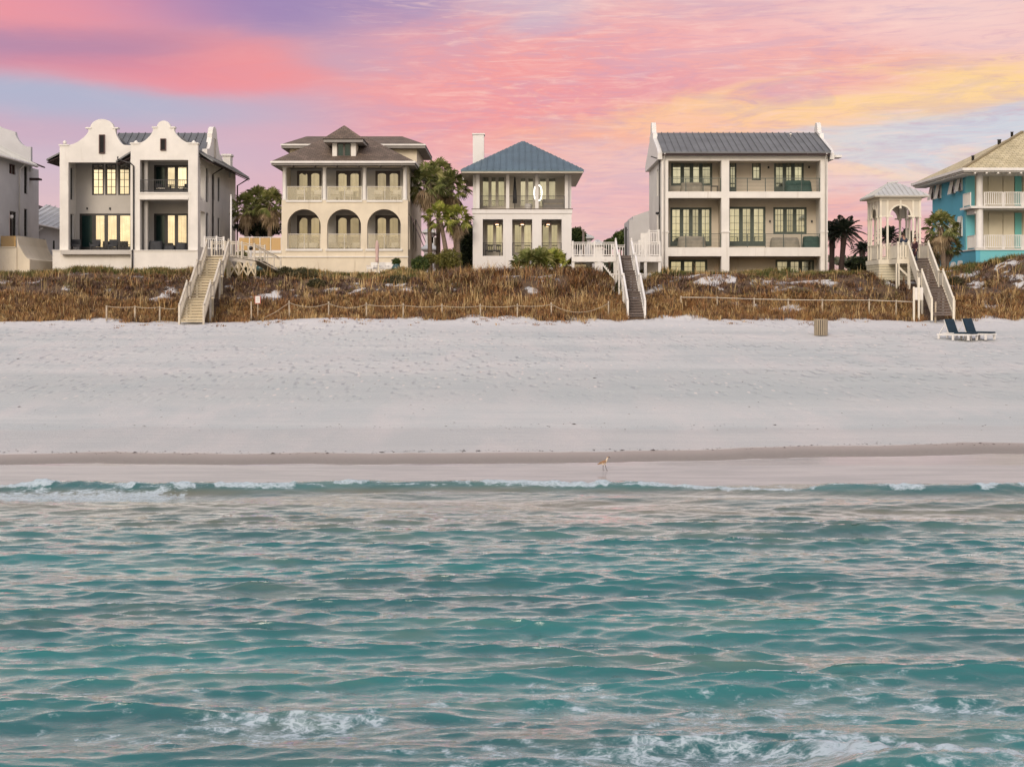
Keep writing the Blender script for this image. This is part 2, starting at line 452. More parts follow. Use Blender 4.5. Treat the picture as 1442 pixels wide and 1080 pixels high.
# ================================================================ camera, sky, sun
cd = bpy.data.cameras.new('camera'); cam = bpy.data.objects.new('camera', cd); C.objects.link(cam)
cam.location = (0,0,HC); cam.rotation_euler = (R(90),0,0); cd.sensor_width = 36; cd.lens = FOC/1442*36
cd.shift_y = (HOR-540)/1442; cd.clip_end = 8000; sc.camera = cam
sc.view_settings.view_transform = 'Standard'; sc.view_settings.look = 'None'
sc.view_settings.exposure = 0; sc.view_settings.gamma = 1
SUN_EL, SUN_AZ = 27.0, 197.0     # low sun behind the viewer, a little to the left (azimuth from +Y, clockwise)
wd = bpy.data.worlds.new('World'); sc.world = wd; wd.use_nodes = True
g = G(wd.node_tree); bg = wd.node_tree.nodes['Background']
dirv = g.coord('Generated')
x, y, z = g.sep(dirv)
hz = (x*x+y*y).f('SQRT').mx(.0001)
U = x.f('ARCTAN2', y)*2030.0+721.0
E = (z/hz).f('ARCTANGENT')*2050.0
W = 432.0-E
uv = g.comb(U*.001, W*.001, 0)
# drifting, wind-combed warp of the cloud field
skew = g.map(uv, (1.5, 5.5, 1), rot=(0,0,R(14)))
n1 = g.noise(skew, 1.6, 6, .62, .9)-.5
n2 = g.noise(g.map(uv, (1.5, 4.0, 1), loc=(7.3,2.1,0), rot=(0,0,R(10))), 1.2, 5, .6, .6)-.5
right = U.sm(380, 640)
amp = right*.75+.25
U2 = U+n2*amp*330.0; W2 = W+n1*amp*150.0+n2*36.0
pts = [ # px, py, rx, ry, sRGB, strength
 (40,28,120,34,(236,148,158),2.0),(180,14,110,26,(230,148,164),1.6),(330,6,150,26,(150,128,180),2.2),(470,18,120,36,(172,145,182),1.3),
 (40,82,170,17,(168,134,170),2.0),(180,66,120,16,(190,132,162),1.4),(190,102,170,17,(226,138,155),1.6),(340,92,80,30,(243,150,152),2.2),(240,126,120,10,(240,142,152),1.6),
 (420,100,60,14,(243,150,150),1.2),(40,150,170,22,(174,180,205),2.2),(230,162,180,16,(182,182,204),1.6),(430,150,120,18,(192,172,196),1.4),
 (90,192,180,20,(204,172,192),1.8),(250,236,200,32,(204,184,202),2.0),(420,200,110,36,(216,174,190),1.6),(380,262,120,30,(228,176,184),1.6),(200,300,300,40,(222,190,196),1.8),
 (560,60,80,34,(222,165,178),1.4),(480,84,60,16,(186,166,190),1.2),(640,100,110,40,(246,158,156),2.2),(600,152,140,22,(243,156,158),1.8),(760,62,110,34,(243,160,158),1.5),(735,8,70,16,(205,190,205),1.2),
 (860,30,140,24,(240,172,172),1.3),(900,70,120,30,(242,166,168),1.4),(940,128,110,22,(234,158,166),1.6),(790,140,120,30,(242,154,158),1.6),
 (620,205,120,26,(240,164,166),1.4),(800,196,90,16,(252,180,152),1.6),(700,238,140,16,(244,182,172),1.4),(520,240,90,20,(226,176,188),1.2),(980,240,110,20,(240,196,190),1.5),(830,290,120,34,(236,184,186),1.8),(640,290,120,40,(226,190,198),1.8),
 (1090,160,170,15,(255,208,152),2.2),(1290,144,150,14,(255,214,154),2.4),(1420,112,90,20,(255,216,150),2.4),(980,176,110,14,(253,192,160),1.4),
 (1130,60,160,40,(243,178,178),1.5),(1300,30,160,36,(244,206,202),1.5),(1190,96,130,18,(244,170,160),1.5),(1400,62,100,24,(243,196,190),1.3),(1040,10,140,18,(232,180,184),1.2),
 (1320,200,170,20,(206,212,222),2.0),(1190,200,90,14,(226,218,212),1.3),(1210,238,130,12,(250,216,182),1.4),(1380,232,120,18,(216,214,220),1.3),(1300,262,160,16,(232,206,206),1.2),
 (1230,310,200,20,(243,182,174),1.6),(1000,320,180,30,(241,182,174),1.2),(1230,362,110,12,(246,156,158),1.4),(700,350,500,30,(234,192,188),2.0),(880,360,120,26,(240,190,182),1.2)]
P2 = g.comb(U2, W2, 0)
acc = None; tw = None
for (px, py, rx, ry, c, st) in pts:
    n = g.n('ShaderNodeVectorMath', operation='SUBTRACT'); g.link(P2, n.inputs[0]); n.inputs[1].default_value = (px, py, 0)
    m_ = g.n('ShaderNodeVectorMath', operation='MULTIPLY'); g.link(n.outputs[0], m_.inputs[0]); m_.inputs[1].default_value = (1/rx, 1/ry, 0)
    d_ = g.n('ShaderNodeVectorMath', operation='LENGTH'); g.link(m_.outputs[0], d_.inputs[0])
    l = V(g.nt, d_.outputs['Value'])
    w = (l*l*-.8).f('EXPONENT')*st
    s_ = g.n('ShaderNodeVectorMath', operation='SCALE'); s_.inputs[0].default_value = lin(c); g.link(w, s_.inputs['Scale'])
    if acc is None: acc = s_.outputs[0]; tw = w
    else:
        a_ = g.n('ShaderNodeVectorMath', operation='ADD'); g.link(acc, a_.inputs[0]); g.link(s_.outputs[0], a_.inputs[1]); acc = a_.outputs[0]
        tw = tw+w
# the rest of the sky: peach to lavender overhead, glowing yellow behind the viewer
back = (y/hz).sm(.35, -.55)
hi = E.sm(200, 1100)
frontc = g.mix(E.sm(700, 1700), g.mix(E.sm(200, 600), lin((224,194,186)), (.84,.77,.71)), (.56,.56,.64))
bn = g.noise(g.map(dirv, (5, 5, 22)), 1.5, 5, .6).sm(.35, .65)
backc = g.mix(E.sm(20, 900), g.mix(bn*.6, lin((236,216,166)), lin((212,186,170))), (.62,.62,.70))
base = g.mix(back, frontc, backc)
b_ = g.n('ShaderNodeVectorMath', operation='SCALE'); g.link(base, b_.inputs[0]); b_.inputs['Scale'].default_value = .10
a_ = g.n('ShaderNodeVectorMath', operation='ADD'); g.link(acc, a_.inputs[0]); g.link(b_.outputs[0], a_.inputs[1])
sc_ = g.n('ShaderNodeVectorMath', operation='SCALE'); g.link(a_.outputs[0], sc_.inputs[0]); g.link(1.0/(tw+.10), sc_.inputs['Scale'])
# fine wisps
wv = g.map(uv, (3.2, 15, 1), rot=(0,0,R(9)))
f1 = g.noise(wv, 2.2, 8, .66, 1.2)
f2 = g.noise(g.map(uv, (9, 26, 1), rot=(0,0,R(-12))), 2.4, 6, .6, .8)
wis = (f1.sm(.34, .70)-.5)*(right*.8+.2)+(f2-.5)*right*.35*W.sm(330, 60)
skyc = g.mix((wis*.46).mx(0), sc_.outputs[0], lin((252,206,200)))
skyc = g.mix((wis*-.60).mx(0), skyc, lin((190,168,196)))
f3 = g.noise(g.map(uv, (5, 55, 1), rot=(0,0,R(7))), 2.0, 7, .68, 1.0)
skyc = g.mix((f3.sm(.50, .70)*right*.42), skyc, lin((255,214,202)))
skyc = g.mix(((1.0-f3).sm(.52, .70)*right*.40), skyc, lin((204,160,184)))
rip = g.noise(g.map(uv, (20, 60, 1), rot=(0,0,R(22))), 2.0, 5, .55, 1.0).sm(.52, .72)*(1.0-((U-800.0).f('ABSOLUTE')).sm(60, 230))*(1.0-((W-140.0).f('ABSOLUTE')).sm(10, 45))
skyc = g.mix(rip*.30, skyc, lin((255,205,180)))
ns = g.n('ShaderNodeTexSky'); ns.sky_type = 'NISHITA'; ns.sun_disc = False
ns.sun_elevation = R(SUN_EL); ns.sun_rotation = R(SUN_AZ); ns.altitude = 0; ns.dust_density = 3
nsc = g.n('ShaderNodeVectorMath', operation='SCALE'); g.link(ns.outputs[0], nsc.inputs[0]); nsc.inputs['Scale'].default_value = .05
bk = g.n('ShaderNodeVectorMath', operation='SCALE'); g.link(nsc.outputs[0], bk.inputs[0]); g.link(back*.85+.03, bk.inputs['Scale'])
tot = g.n('ShaderNodeVectorMath', operation='ADD'); g.link(skyc, tot.inputs[0]); g.link(bk.outputs[0], tot.inputs[1])
g.link(tot.outputs[0], bg.inputs[0]); bg.inputs[1].default_value = 1.0
sl = bpy.data.lights.new('sun', 'SUN'); sl.energy = 1.6; sl.angle = R(24); sl.color = (1,.86,.70)
so = bpy.data.objects.new('sun', sl); C.objects.link(so)
az = R(SUN_AZ); sd = Vector((math.sin(az)*math.cos(R(SUN_EL)), math.cos(az)*math.cos(R(SUN_EL)), math.sin(R(SUN_EL))))
so.rotation_euler = sd.to_track_quat('Z', 'Y').to_euler()
# ================================================================ ground
gx = axis([(-2500,-400,300),(-400,-100,30),(-100,-46,3),(-46,46,.24),(46,100,3),(100,400,30),(400,2500,300)])
gy = axis([(-600,0,60),(0,28,4),(28,32,.5),(32,42,.07),(42,80,.3),(80,97,.15),(97,130,3),(130,400,30),(400,3000,260)])
XX, YY = np.meshgrid(gx, gy)
ZZ = ground_z(XX, YY)
def veg_density(x, y):
    d = sstep(y+(fbm(x*.5, y*.4, 31, 4)-.5)*3.2, 81.6, 83.2)
    bare = sstep(fbm(x*.8, y*.9, 33, 4), .60, .72)*.6
    d = d*(1-bare*sstep(y, 84, 87))
    # the bare sand scars one sees in the dune face: photo px, py, rx, ry
    for px, py, rx, ry in [(50,392,60,6),(15,394,40,6),(385,417,22,6),(425,418,12,5),(498,404,9,7),(505,417,22,7),(556,404,16,9),(575,412,12,5),(1020,403,34,8),(1075,407,34,6),(1000,409,26,5),(1160,402,30,4),(1050,432,24,5),(1105,437,34,5),(1380,408,20,8),(1418,400,20,12),(1360,392,22,6),(1435,418,14,10),(862,398,12,7),(1255,402,14,8),(1395,432,30,5)]:
        yc = 83+(447-py)/67*10.5; xc = PX(px, yc); rX = rx*yc/FOC; rY = ry/67*10.5
        e = ((x-xc)/rX)**2+((y-yc)/rY)**2
        d = d*(1-.96*np.exp(-e**1.4)*sstep(fbm(x*2.6, y*2.2, 37, 4), .40, .56))
    d = d*(1-.7*np.exp(-((x+10.3)/3.6)**2)*(1-sstep(y, 82.4, 84.2)))
    return np.clip(d, 0, 1)
VG = veg_density(XX, YY)*(YY > 79)
def gridmesh(X, Y, Z, name, mats, attrs):
    ny, nx = X.shape
    i = np.arange(ny*nx).reshape(ny, nx)
    q = np.stack([i[:-1,:-1], i[:-1,1:], i[1:,1:], i[1:,:-1]], -1).reshape(-1, 4)
    return fastmesh(name, np.stack([X.ravel(), Y.ravel(), Z.ravel()], -1), q, None, mats, True, attrs)
m, g, b = newmat('sand_and_litter')
co = g.coord(); x, y, z = g.sep(co)
xo = g.comb(x, 0, 0)
e1 = (g.noise(g.map(xo, (.11,1,1)), 1, 2)-.5)*3.4+(g.noise(g.map(xo, (.9,1,1)), 1, 3)-.5)*.45
tilt = x.sm(-3, 13)*1.25
film = (y-e1*.55-tilt-.25).sm(36.02, 35.94)          # thin sheet of backwash
wet = (y-e1*.8-tilt*1.1).sm(38.0, 37.75)             # damp sand below the wrack line
damp2 = (y-e1*1.3).sm(42.6, 42.0)
n_a = g.noise(g.map(co, (.05,.35,1)), 1, 5, .6); n_b = g.noise(g.map(co, (.45,.13,1)), 1, 6, .65); n_f = g.noise(co, 9, 6, .7)
dry = g.mix(n_a.sm(.35, .65), (.48,.505,.50), (.57,.575,.56))
dry = g.mix(n_b.sm(.40, .68)*.6, dry, (.64,.60,.58))
dry = g.mix(y.sm(76, 80)*.7, dry, (.66,.64,.63))
band = ((y-53.0+(n_a-.5)*6.0).f('ABSOLUTE')).sm(7, 3)*.5
dry = g.mix(band, dry, (.43,.46,.45))
dry = g.mix(damp2*.30, dry, (.47,.43,.415))
# small debris: sharp dark flecks
fl = g.voro(g.map(co, (.9,.36,1)), 2.2)
flm = (1.0-fl.sm(.05, .09))*g.noise(g.map(co, (.15,.5,1)), 1, 3).sm(.45, .62)*y.sm(40, 46)
dry = g.mix(flm*.75, dry, (.16,.11,.09))
tr = g.voro(g.map(co, (1.05,.26,1)), 2.3)
dry = g.mix((1.0-tr.sm(.08, .20))*g.noise(g.map(co, (.18,.16,1)), 1, 4).sm(.42, .60)*y.sm(43, 50)*.7, dry, (.80,.70,.64))  # pale flecks paint light catching on lumps and footprints
wetc = g.mix(n_f.sm(.3, .7), (.22,.19,.17), (.27,.235,.21))
wetc = g.mix((y-e1*.8-tilt*1.1).sm(36.6, 37.9), wetc, (.37,.315,.285))
c = g.mix(wet, dry, wetc)
fst = g.noise(g.map(co, (.35,3.5,1), rot=(0,0,.05)), 1, 6, .65)
c = g.mix(film*.85, c, g.mix(fst.sm(.35, .65), (.30,.285,.29), (.42,.385,.385)))  # lighter tone paints the sky's reflection onto the backwash
fedge = ((y-e1*.55-tilt*1.0-.25-35.93).f('ABSOLUTE')).sm(.07, .0)*g.noise(g.map(co, (1.5,1,1)), 1, 4).sm(.4, .6)
c = g.mix(fedge*.6, c, (.75,.72,.72))
at = g.attr('veg'); vg = V(g.nt, at.outputs['Fac'])
l1 = g.noise(g.map(co, (1.2,1.2,1.2)), 1, 6, .7); l2 = g.noise(g.map(co, (14,4,14)), 1, 4, .7)
lit = g.mix(l1.sm(.35, .65), (.085,.055,.048), (.20,.125,.065))
lit = g.mix(l2.sm(.45, .7)*.6, lit, (.30,.21,.12))
thr = (vg+(l2-.5)*.5+(l1-.5)*.5).sm(.42, .62)
far = y.sm(130, 250)
c = g.mix(thr, c, lit); c = g.mix(far, c, (.05,.06,.03))
g.link(c, b.inputs['Base Color'])
ro = (1.0-wet)*.37+.5
ro = ro*(1.0-film)+film*.075+(g.noise(g.map(co, (1,4,1)), 1, 3)*film*.10)
g.link(ro, b.inputs['Roughness'])
g.link(film*.6+.4, b.inputs['Specular IOR Level'])
fp = g.voro(g.map(co, (1,.35,1)), 2.5, 'SMOOTH_F1')
rough_zone = y.sm(44, 56)*(g.noise(g.map(co, (.08,.12,1)), 1, 3).sm(.35, .6)*.8+.2)
hgt = fp.sm(0, .42)*rough_zone*1.3+n_f*.25*(1.0-wet)+g.noise(g.map(co, (.5,2.5,1)), 1, 5, .6)*.5*(1.0-wet)+l2*thr*1.5
filmh = g.noise(g.map(co, (.8,3.2,1)), 1, 5, .6)*film
b1 = g.bump(hgt, .8, .13); g.link(g.bump(filmh, .10, .03, b1), b.inputs['Normal'])
ground = addobj('beach_ground', gridmesh(XX, YY, ZZ, 'beach_ground', [m], {'veg': ('FLOAT', VG)}), 'structure')
# ================================================================ sea
wx = axis([(-2500,-300,200),(-300,-60,20),(-60,-16,.8),(-16,-8,.08),(-8,8,.05),(8,16,.08),(16,60,.8),(60,300,20),(300,2500,200)])
wy = axis([(-600,-60,60),(-60,0,6),(0,10,.5),(10,24,.04),(24,36.6,.055)])
X, Y = np.meshgrid(wx, wy)
rs = np.random.RandomState(11)
H = np.zeros_like(X); GX = np.zeros_like(X); GY = np.zeros_like(X)
shore = 1-.72*sstep(Y, 27, 32.5)
fall = 1-.9*sstep(np.abs(X), 40, 60)
for k in range(78):
    t = k/77; L = 3.0*(.14/3.0)**t
    th = rs.normal(0, .07+.26*t); ph = rs.uniform(0, 6.283)
    kx, ky = math.sin(th)*2*math.pi/L, math.cos(th)*2*math.pi/L
    A = .0150*(L/3.0)**.72*(1.3 if L > 1.9 else 1.0)
    ps = kx*X+ky*Y+ph+1.6*fbm(X*.18, Y*.25, 60+k, 2)
    H += A*np.sin(ps); cp = np.cos(ps); GX += A*math.sin(th)*cp; GY += A*math.cos(th)*cp
am = (.62+.85*fbm(X*.16, Y*.3, 91, 3))*shore*fall*.98
H *= am; GX *= am*1.15; GY *= am*1.15
# shore break: low ridges just before the sand
yb = 32.9+.30*np.sin(X*.33+.8)+(fbm(X*.22, Y*0, 44, 3)-.5)*1.1
env = .50+.50*sstep(fbm(X*.22+4, Y*0+2, 45, 2), .36, .58)
d = Y-yb
ridge = env*np.where(d > 0, np.exp(-(d/.22)**2), np.exp(-(d/.42)**2))*(np.abs(X) < 60)
H += .25*ridge
yb2 = 31.3+.5*np.sin(X*.21+2.2)+(fbm(X*.2, Y*0+7, 46, 3)-.5)*1.4
d2 = Y-yb2; env2 = sstep(fbm(X*.14+9, Y*0+5, 47, 2), .45, .65)
H += .11*env2*np.where(d2 > 0, np.exp(-(d2/.25)**2), np.exp(-(d2/.6)**2))*(np.abs(X) < 60)
# breaker close to the viewer on the right
bx = sstep(X, 1.9, 3.3); yc = 13.15+.12*np.sin(X*1.1)+.35*np.exp(-(X-2.0)**2)
db = Y-yc
fn = fbm(X*7, Y*7, 52, 4)
H += bx*(.26+.06*np.sin(X*2.1))*np.where(db > 0, np.exp(-(db/.34)**2), np.exp(-(db/.9)**2))
crest_foam = bx*np.exp(-((db-.10)/.34)**2)
H += crest_foam*(fn-.5)*.16
# foam amounts
lace = (1-sstep(Y, 14.5, 18.6))*(.555+.17*sstep(X, 2.0, 4.0)+.85*(fbm(X*.45, Y*.75, 71, 3)-.5))

brk = sstep(fbm(X*1.1, Y*.6, 48, 4), .42, .58)
shore_f = np.exp(-((d+.06)/.26)**2)*(.40+.70*brk)*(1.0+.3*(1-sstep(X, -7.2, -5.0))+.75*np.exp(-((X-2.1)/.9)**2)+.25*sstep(X, 5, 11))
left_f = (1-sstep(X, -8.2, -6.2))*np.exp(-((Y-32.0)/.8)**2)*1.0
right_f = sstep(X, 6.5, 10)*np.exp(-((Y-34.6)/.5)**2)*.95
dp = -ground_z(X, Y)
edge = np.exp(-((dp-H)/.030)**2*1.0)*(dp > -.4)*.75
FO = np.clip(np.maximum.reduce([lace, shore_f, left_f, right_f, edge, crest_foam*1.25]), 0, 1.3)
H += np.clip(shore_f+left_f-.5, 0, 1)*(fbm(X*5, Y*5, 53, 4)-.42)*.16
SH = sstep(Y, 23, 32.5)*(1-.62*np.clip(ridge*1.4, 0, 1))
m, g, b = newmat('sea_water')
co = g.coord(); x, y, z = g.sep(co)
fo = V(g.nt, g.attr('foam').outputs['Fac']); sh = V(g.nt, g.attr('shallow').outputs['Fac'])
deep = g.mix(g.noise(g.map(co, (.12,.4,1)), 1, 3).sm(.35, .65), (.003,.092,.097), (.006,.152,.150))
shal = g.mix(g.noise(g.map(co, (.15,.8,1)), 1, 3, .6).sm(.35, .62), (.035,.10,.092), (.14,.135,.088))
bc = g.mix((sh+(g.noise(g.map(co, (.2,.8,1)), 1, 2)-.5)*.6).sm(.15, .9), deep, shal)
sandy = g.noise(g.map(co, (.30,.9,1), loc=(5,3,0)), 1, 5, .62)
bc = g.mix(sandy.sm(.48, .66)*.36, bc, (.15,.175,.12))
wp = g.map(co, (1.0,1.9,1))
nz = g.n('ShaderNodeTexNoise'); g.link(wp, nz.inputs['Vector']); nz.inputs['Scale'].default_value = 2.2; nz.inputs['Detail'].default_value = 5
dist = g.n('ShaderNodeVectorMath', operation='MULTIPLY_ADD')
g.link(nz.outputs['Color'], dist.inputs[0]); dist.inputs[1].default_value = (.55,.55,.55); g.link(wp, dist.inputs[2])
cell = g.voro(dist.outputs[0], 5.5, 'DISTANCE_TO_EDGE')
cell2 = g.voro(dist.outputs[0], 13, 'DISTANCE_TO_EDGE')
big = g.noise(g.map(co, (1.0,1.7,1)), 3.0, 8, .66, .35)
m1 = (big*1.7+fo-1.42).sm(.0, .34)
lace_ = (1.0-cell.sm(.02, .16))*.65+(1.0-cell2.sm(.01, .12))*.45+m1*.30
fm = (m1*(lace_+fo*.25)).sat()*.86
hard = (fo-.80).sm(0, .3)*(g.noise(co, 7, 6, .72).sm(.34, .62)*.75+.25)
fm = fm.mx(hard).sat()
dif = g.mix(fm, bc, (.50,.585,.64))
nrm = g.bump(g.noise(g.map(co, (1.5,2.6,1)), 3.2, 6, .66, .2), .34, .045)
nt_ = m.node_tree
D_ = g.n('ShaderNodeBsdfDiffuse'); g.link(dif, D_.inputs['Color'])
S_ = g.n('ShaderNodeBsdfGlossy'); S_.inputs['Roughness'].default_value = .035; g.link(nrm, S_.inputs['Normal']); S_.inputs['Color'].default_value = (1,1,1,1)
fr_ = g.n('ShaderNodeFresnel'); fr_.inputs['IOR'].default_value = 1.45; g.link(nrm, fr_.inputs['Normal'])
fac = (V(g.nt, fr_.outputs[0])*2.0*(1.0-fm*.85)).sat()
mxs = g.n('ShaderNodeMixShader'); g.link(fac, mxs.inputs[0]); g.link(D_.outputs[0], mxs.inputs[1]); g.link(S_.outputs[0], mxs.inputs[2])
nt_.nodes.remove(b); g.link(mxs.outputs[0], [n for n in nt_.nodes if n.type == 'OUTPUT_MATERIAL'][0].inputs[0])
sea = addobj('sea', gridmesh(X+GX, Y+GY, H, 'sea', [m], {'foam': ('FLOAT', FO), 'shallow': ('FLOAT', SH)}), 'structure')
# ================================================================ houses
def pxbox(mb, x0, x1, y0, y1, Y0, Y1, d0=0.0):
    """a box measured on the photograph: x0..x1, y0..y1 in its pixels on the plane Y0"""
    return mb.box(PX(x0, Y0), PX(x1, Y0), Y0, Y1, PZ(y1, Y0), PZ(y0, Y0))
def wrap(frame, par, x0, x1, y0, y1, Y, **k):
    return window(par, frame(Y), PX(x0, Y), PX(x1, Y), PZ(y1, Y), PZ(y0, Y), **k)
def arc(cx, cz, rx, rz, a0, a1, n=8):
    return [(cx+rx*math.cos(R(a0+(a1-a0)*i/n)), cz+rz*math.sin(R(a0+(a1-a0)*i/n))) for i in range(n+1)]
def P2(pts, Y): return [(PX(a, Y), PZ(b, Y)) for a, b in pts]
BZ = 6.2
# ---------------------------------------------------------------- house with two scrolled gables
Yl, Yr = 99.5, 98.5
h1 = T('gabled_house', 'white stucco house with two scrolled mission gables beside the dune stairs at left', 'house', (PX(180, 99), 99, BZ))
zf = PZ(353, Yl)                       # porch floor level
def gable(x0, x1, xa, top, Y, ys, cap, cy, r, bottom):
    """curved parapet outline in photo pixels: shoulders at ys, capped step at cy, round head"""
    L = [(x0, bottom), (x0, ys), (x0+10, ys-.5)]
    for t in range(1, 8):
        u = t/8; L.append((x0+10+(xa-cap-x0-10)*u, ys-.5-(ys-.5-cy-7)*(1-math.cos(u*math.pi/2))**1.1))
    L += [(xa-cap, cy+5), (xa-cap, cy)]
    for t in range(11):
        a = math.pi-t*math.pi/10; L.append((xa+r*math.cos(a), cy-(cy-top)*math.sin(a)))
    L += [(xa+cap, cy), (xa+cap, cy+5)]
    for t in range(7, 0, -1):
        u = t/8; L.append((x1-10-(x1-10-xa-cap)*u, ys-.5-(ys-.5-cy-7)*(1-math.cos(u*math.pi/2))**1.1))
    L += [(x1-10, ys-.5), (x1, ys), (x1, bottom)]
    return L
w = MB()
w.prism(P2(gable(84, 186, 143.5, 168, Yl, 205, 19, 180.5, 16.5, 229), Yl), Yl, Yl+.4)
w.prism(P2(gable(184, 278.5, 230.3, 170.2, Yr, 202, 15, 179.5, 9.5, 225.5), Yr), Yr, Yr+.4)
pxbox(w, 84, 96.3, 229, 353, Yl, Yl+.45); pxbox(w, 183.8, 197, 225.5, 353, Yr, Yr+.45); pxbox(w, 265, 278.5, 225.5, 353, Yr, Yr+.45)
pxbox(w, 197, 265, 271, 281.5, Yr, Yr+.4)
# capped shoulders and steps, a shade proud of the wall
for a, b, c, Y in ((83, 97, 204, Yl), (120.5, 128.5, 180, Yl), (158.5, 166.5, 180, Yl), (183, 197, 201.5, Yr), (214, 221.5, 179, Yr), (239, 246.5, 179, Yr), (265, 279.5, 201.5, Yr)):
    w.box(PX(a, Y), PX(b, Y), Y-.06, Y+.46, PZ(c+1.6, Y), PZ(c-.4, Y))
for a, Y in ((90, Yl), (190.5, Yr), (272, Yr)):
    w.lathe(PX(a, Y), Y+.2, [(.09, PZ(203, Y)), (.13, PZ(201.2, Y)), (.14, PZ(199.8, Y)), (.08, PZ(198.3, Y)), (.02, PZ(197.5, Y))], 10)
xR = PX(278.5, Yr)
# side wall (faces +X) with two floors of openings, back and left walls
def zz(py, Y): return PZ(py, Y)
sideops = [(99.4, 100.9, zf+.25, 11.0), (99.4, 100.9, 11.75, 14.2), (101.2, 102.0, zf+.2, 11.0), (101.2, 102.0, 11.75, 14.2)]
MB(rightf(xR)).wall(Yr+.45, 112, 5.8, 14.9, 0, .35, sideops+[(103.2, 104.1, 8.4, 10.9), (105.2, 106.0, 8.4, 10.9), (103.2, 104.1, 12.1, 13.9), (105.2, 106.0, 12.1, 13.9)]).build('side_wall', 'stucco', h1)
for o_ in sideops[2:]+[(103.2, 104.1, 8.4, 10.9), (105.2, 106.0, 8.4, 10.9), (103.2, 104.1, 12.1, 13.9), (105.2, 106.0, 12.1, 13.9)]:
    window(h1, rightf(xR), *o_, n=1, mx=1, mz=3, fm='bronze', gm='glass_dull', d=.12)
xL = PX(84, Yl)
MB(leftf(xL)).wall(Yl+.45, 112, 5.8, 15.0, 0, .35, [(100.0, 101.6, 8.6, 10.9), (100.0, 101.6, 11.9, 14.2)]).build('side_wall', 'stucco', h1)
for z0, z1 in ((8.6, 10.9), (11.9, 14.2)): window(h1, leftf(xL), 100.0, 101.6, z0, z1, n=2, fm='bronze', gm='glass_dark', d=.12)
MB().box(xL+.35, xR-.35, 111.6, 112, 5.8, 15).build('rear_wall', 'stucco', h1)
w.build('front_wall', 'stucco', h1)
# porch backs, ceilings, floors
Yb = 102.1
ib = MB()
dl = (PX(112, Yb), PX(186, Yb), zf, PZ(301, Yb)); wl = [(PX(a, Yb), PX(b_, Yb), PZ(275, Yb), PZ(231, Yb)) for a, b_ in ((129.5,146.3),(148.3,164),(166.5,183))]
ib.wall(xL+.35, PX(186, Yb), 7.9, PZ(227, Yb)+.4, 0, .3, [dl]+wl)
ib.fr = None; ib.v = [(a, b_+Yb, c_) for a, b_, c_ in ib.v]
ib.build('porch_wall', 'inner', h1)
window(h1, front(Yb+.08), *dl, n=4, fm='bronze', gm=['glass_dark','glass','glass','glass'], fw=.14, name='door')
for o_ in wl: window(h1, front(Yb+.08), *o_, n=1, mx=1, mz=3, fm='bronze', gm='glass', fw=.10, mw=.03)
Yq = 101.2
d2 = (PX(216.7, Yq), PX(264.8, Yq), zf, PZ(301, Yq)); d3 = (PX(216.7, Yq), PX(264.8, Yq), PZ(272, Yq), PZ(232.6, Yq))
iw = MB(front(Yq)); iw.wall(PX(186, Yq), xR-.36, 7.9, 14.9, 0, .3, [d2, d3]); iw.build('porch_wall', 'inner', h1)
for o_ in (d2, d3): window(h1, front(Yq+.08), *o_, n=3, fm='bronze', gm=['glass_dark','glass','glass'], fw=.13, name='door')
sl_ = MB(); pz = PZ(227.5, Yl)
sl_.box(xL+.36, PX(186, Yl), Yl+.46, Yb-.01, pz+.1, pz+.3); sl_.box(PX(186, Yl), xR-.36, Yr+.46, Yq-.01, 14.5, 14.7)
sl_.build('porch_ceiling', 'inner', h1)
sl_ = MB(); sl_.box(PX(184, Yr)+.05, xR-.36, Yr+.41, Yq-.01, PZ(281, Yr), PZ(272, Yr)); sl_.box(xL+.36, xR-.36, Yr+.05, Yb+.3, zf-.3, zf); sl_.build('porch_floor', 'inner', h1)
sl_ = MB(); sl_.box(PX(184, Yr), PX(184, Yr)+.3, Yr+.46, 108, zf, 15); sl_.box(PX(199.5, Yr), PX(204, Yr), Yr+.7, Yr+1.0, zf, PZ(281.5, Yr)); sl_.box(PX(199.5, Yr), PX(204, Yr), Yr+.7, Yr+1.0, PZ(271, Yr), 14.5)
sl_.build('porch_wall', 'inner', h1)
m_ = MB(); m_.box(PX(196.3, Yr), PX(265.6, Yr), Yr-.07, Yr-.003, PZ(281.3, Yr), PZ(278.5, Yr)); m_.box(PX(196.3, Yr), PX(265.6, Yr), Yr-.05, Yr-.003, PZ(273, Yr), PZ(271, Yr)); m_.build('moulding', 'stucco', h1)
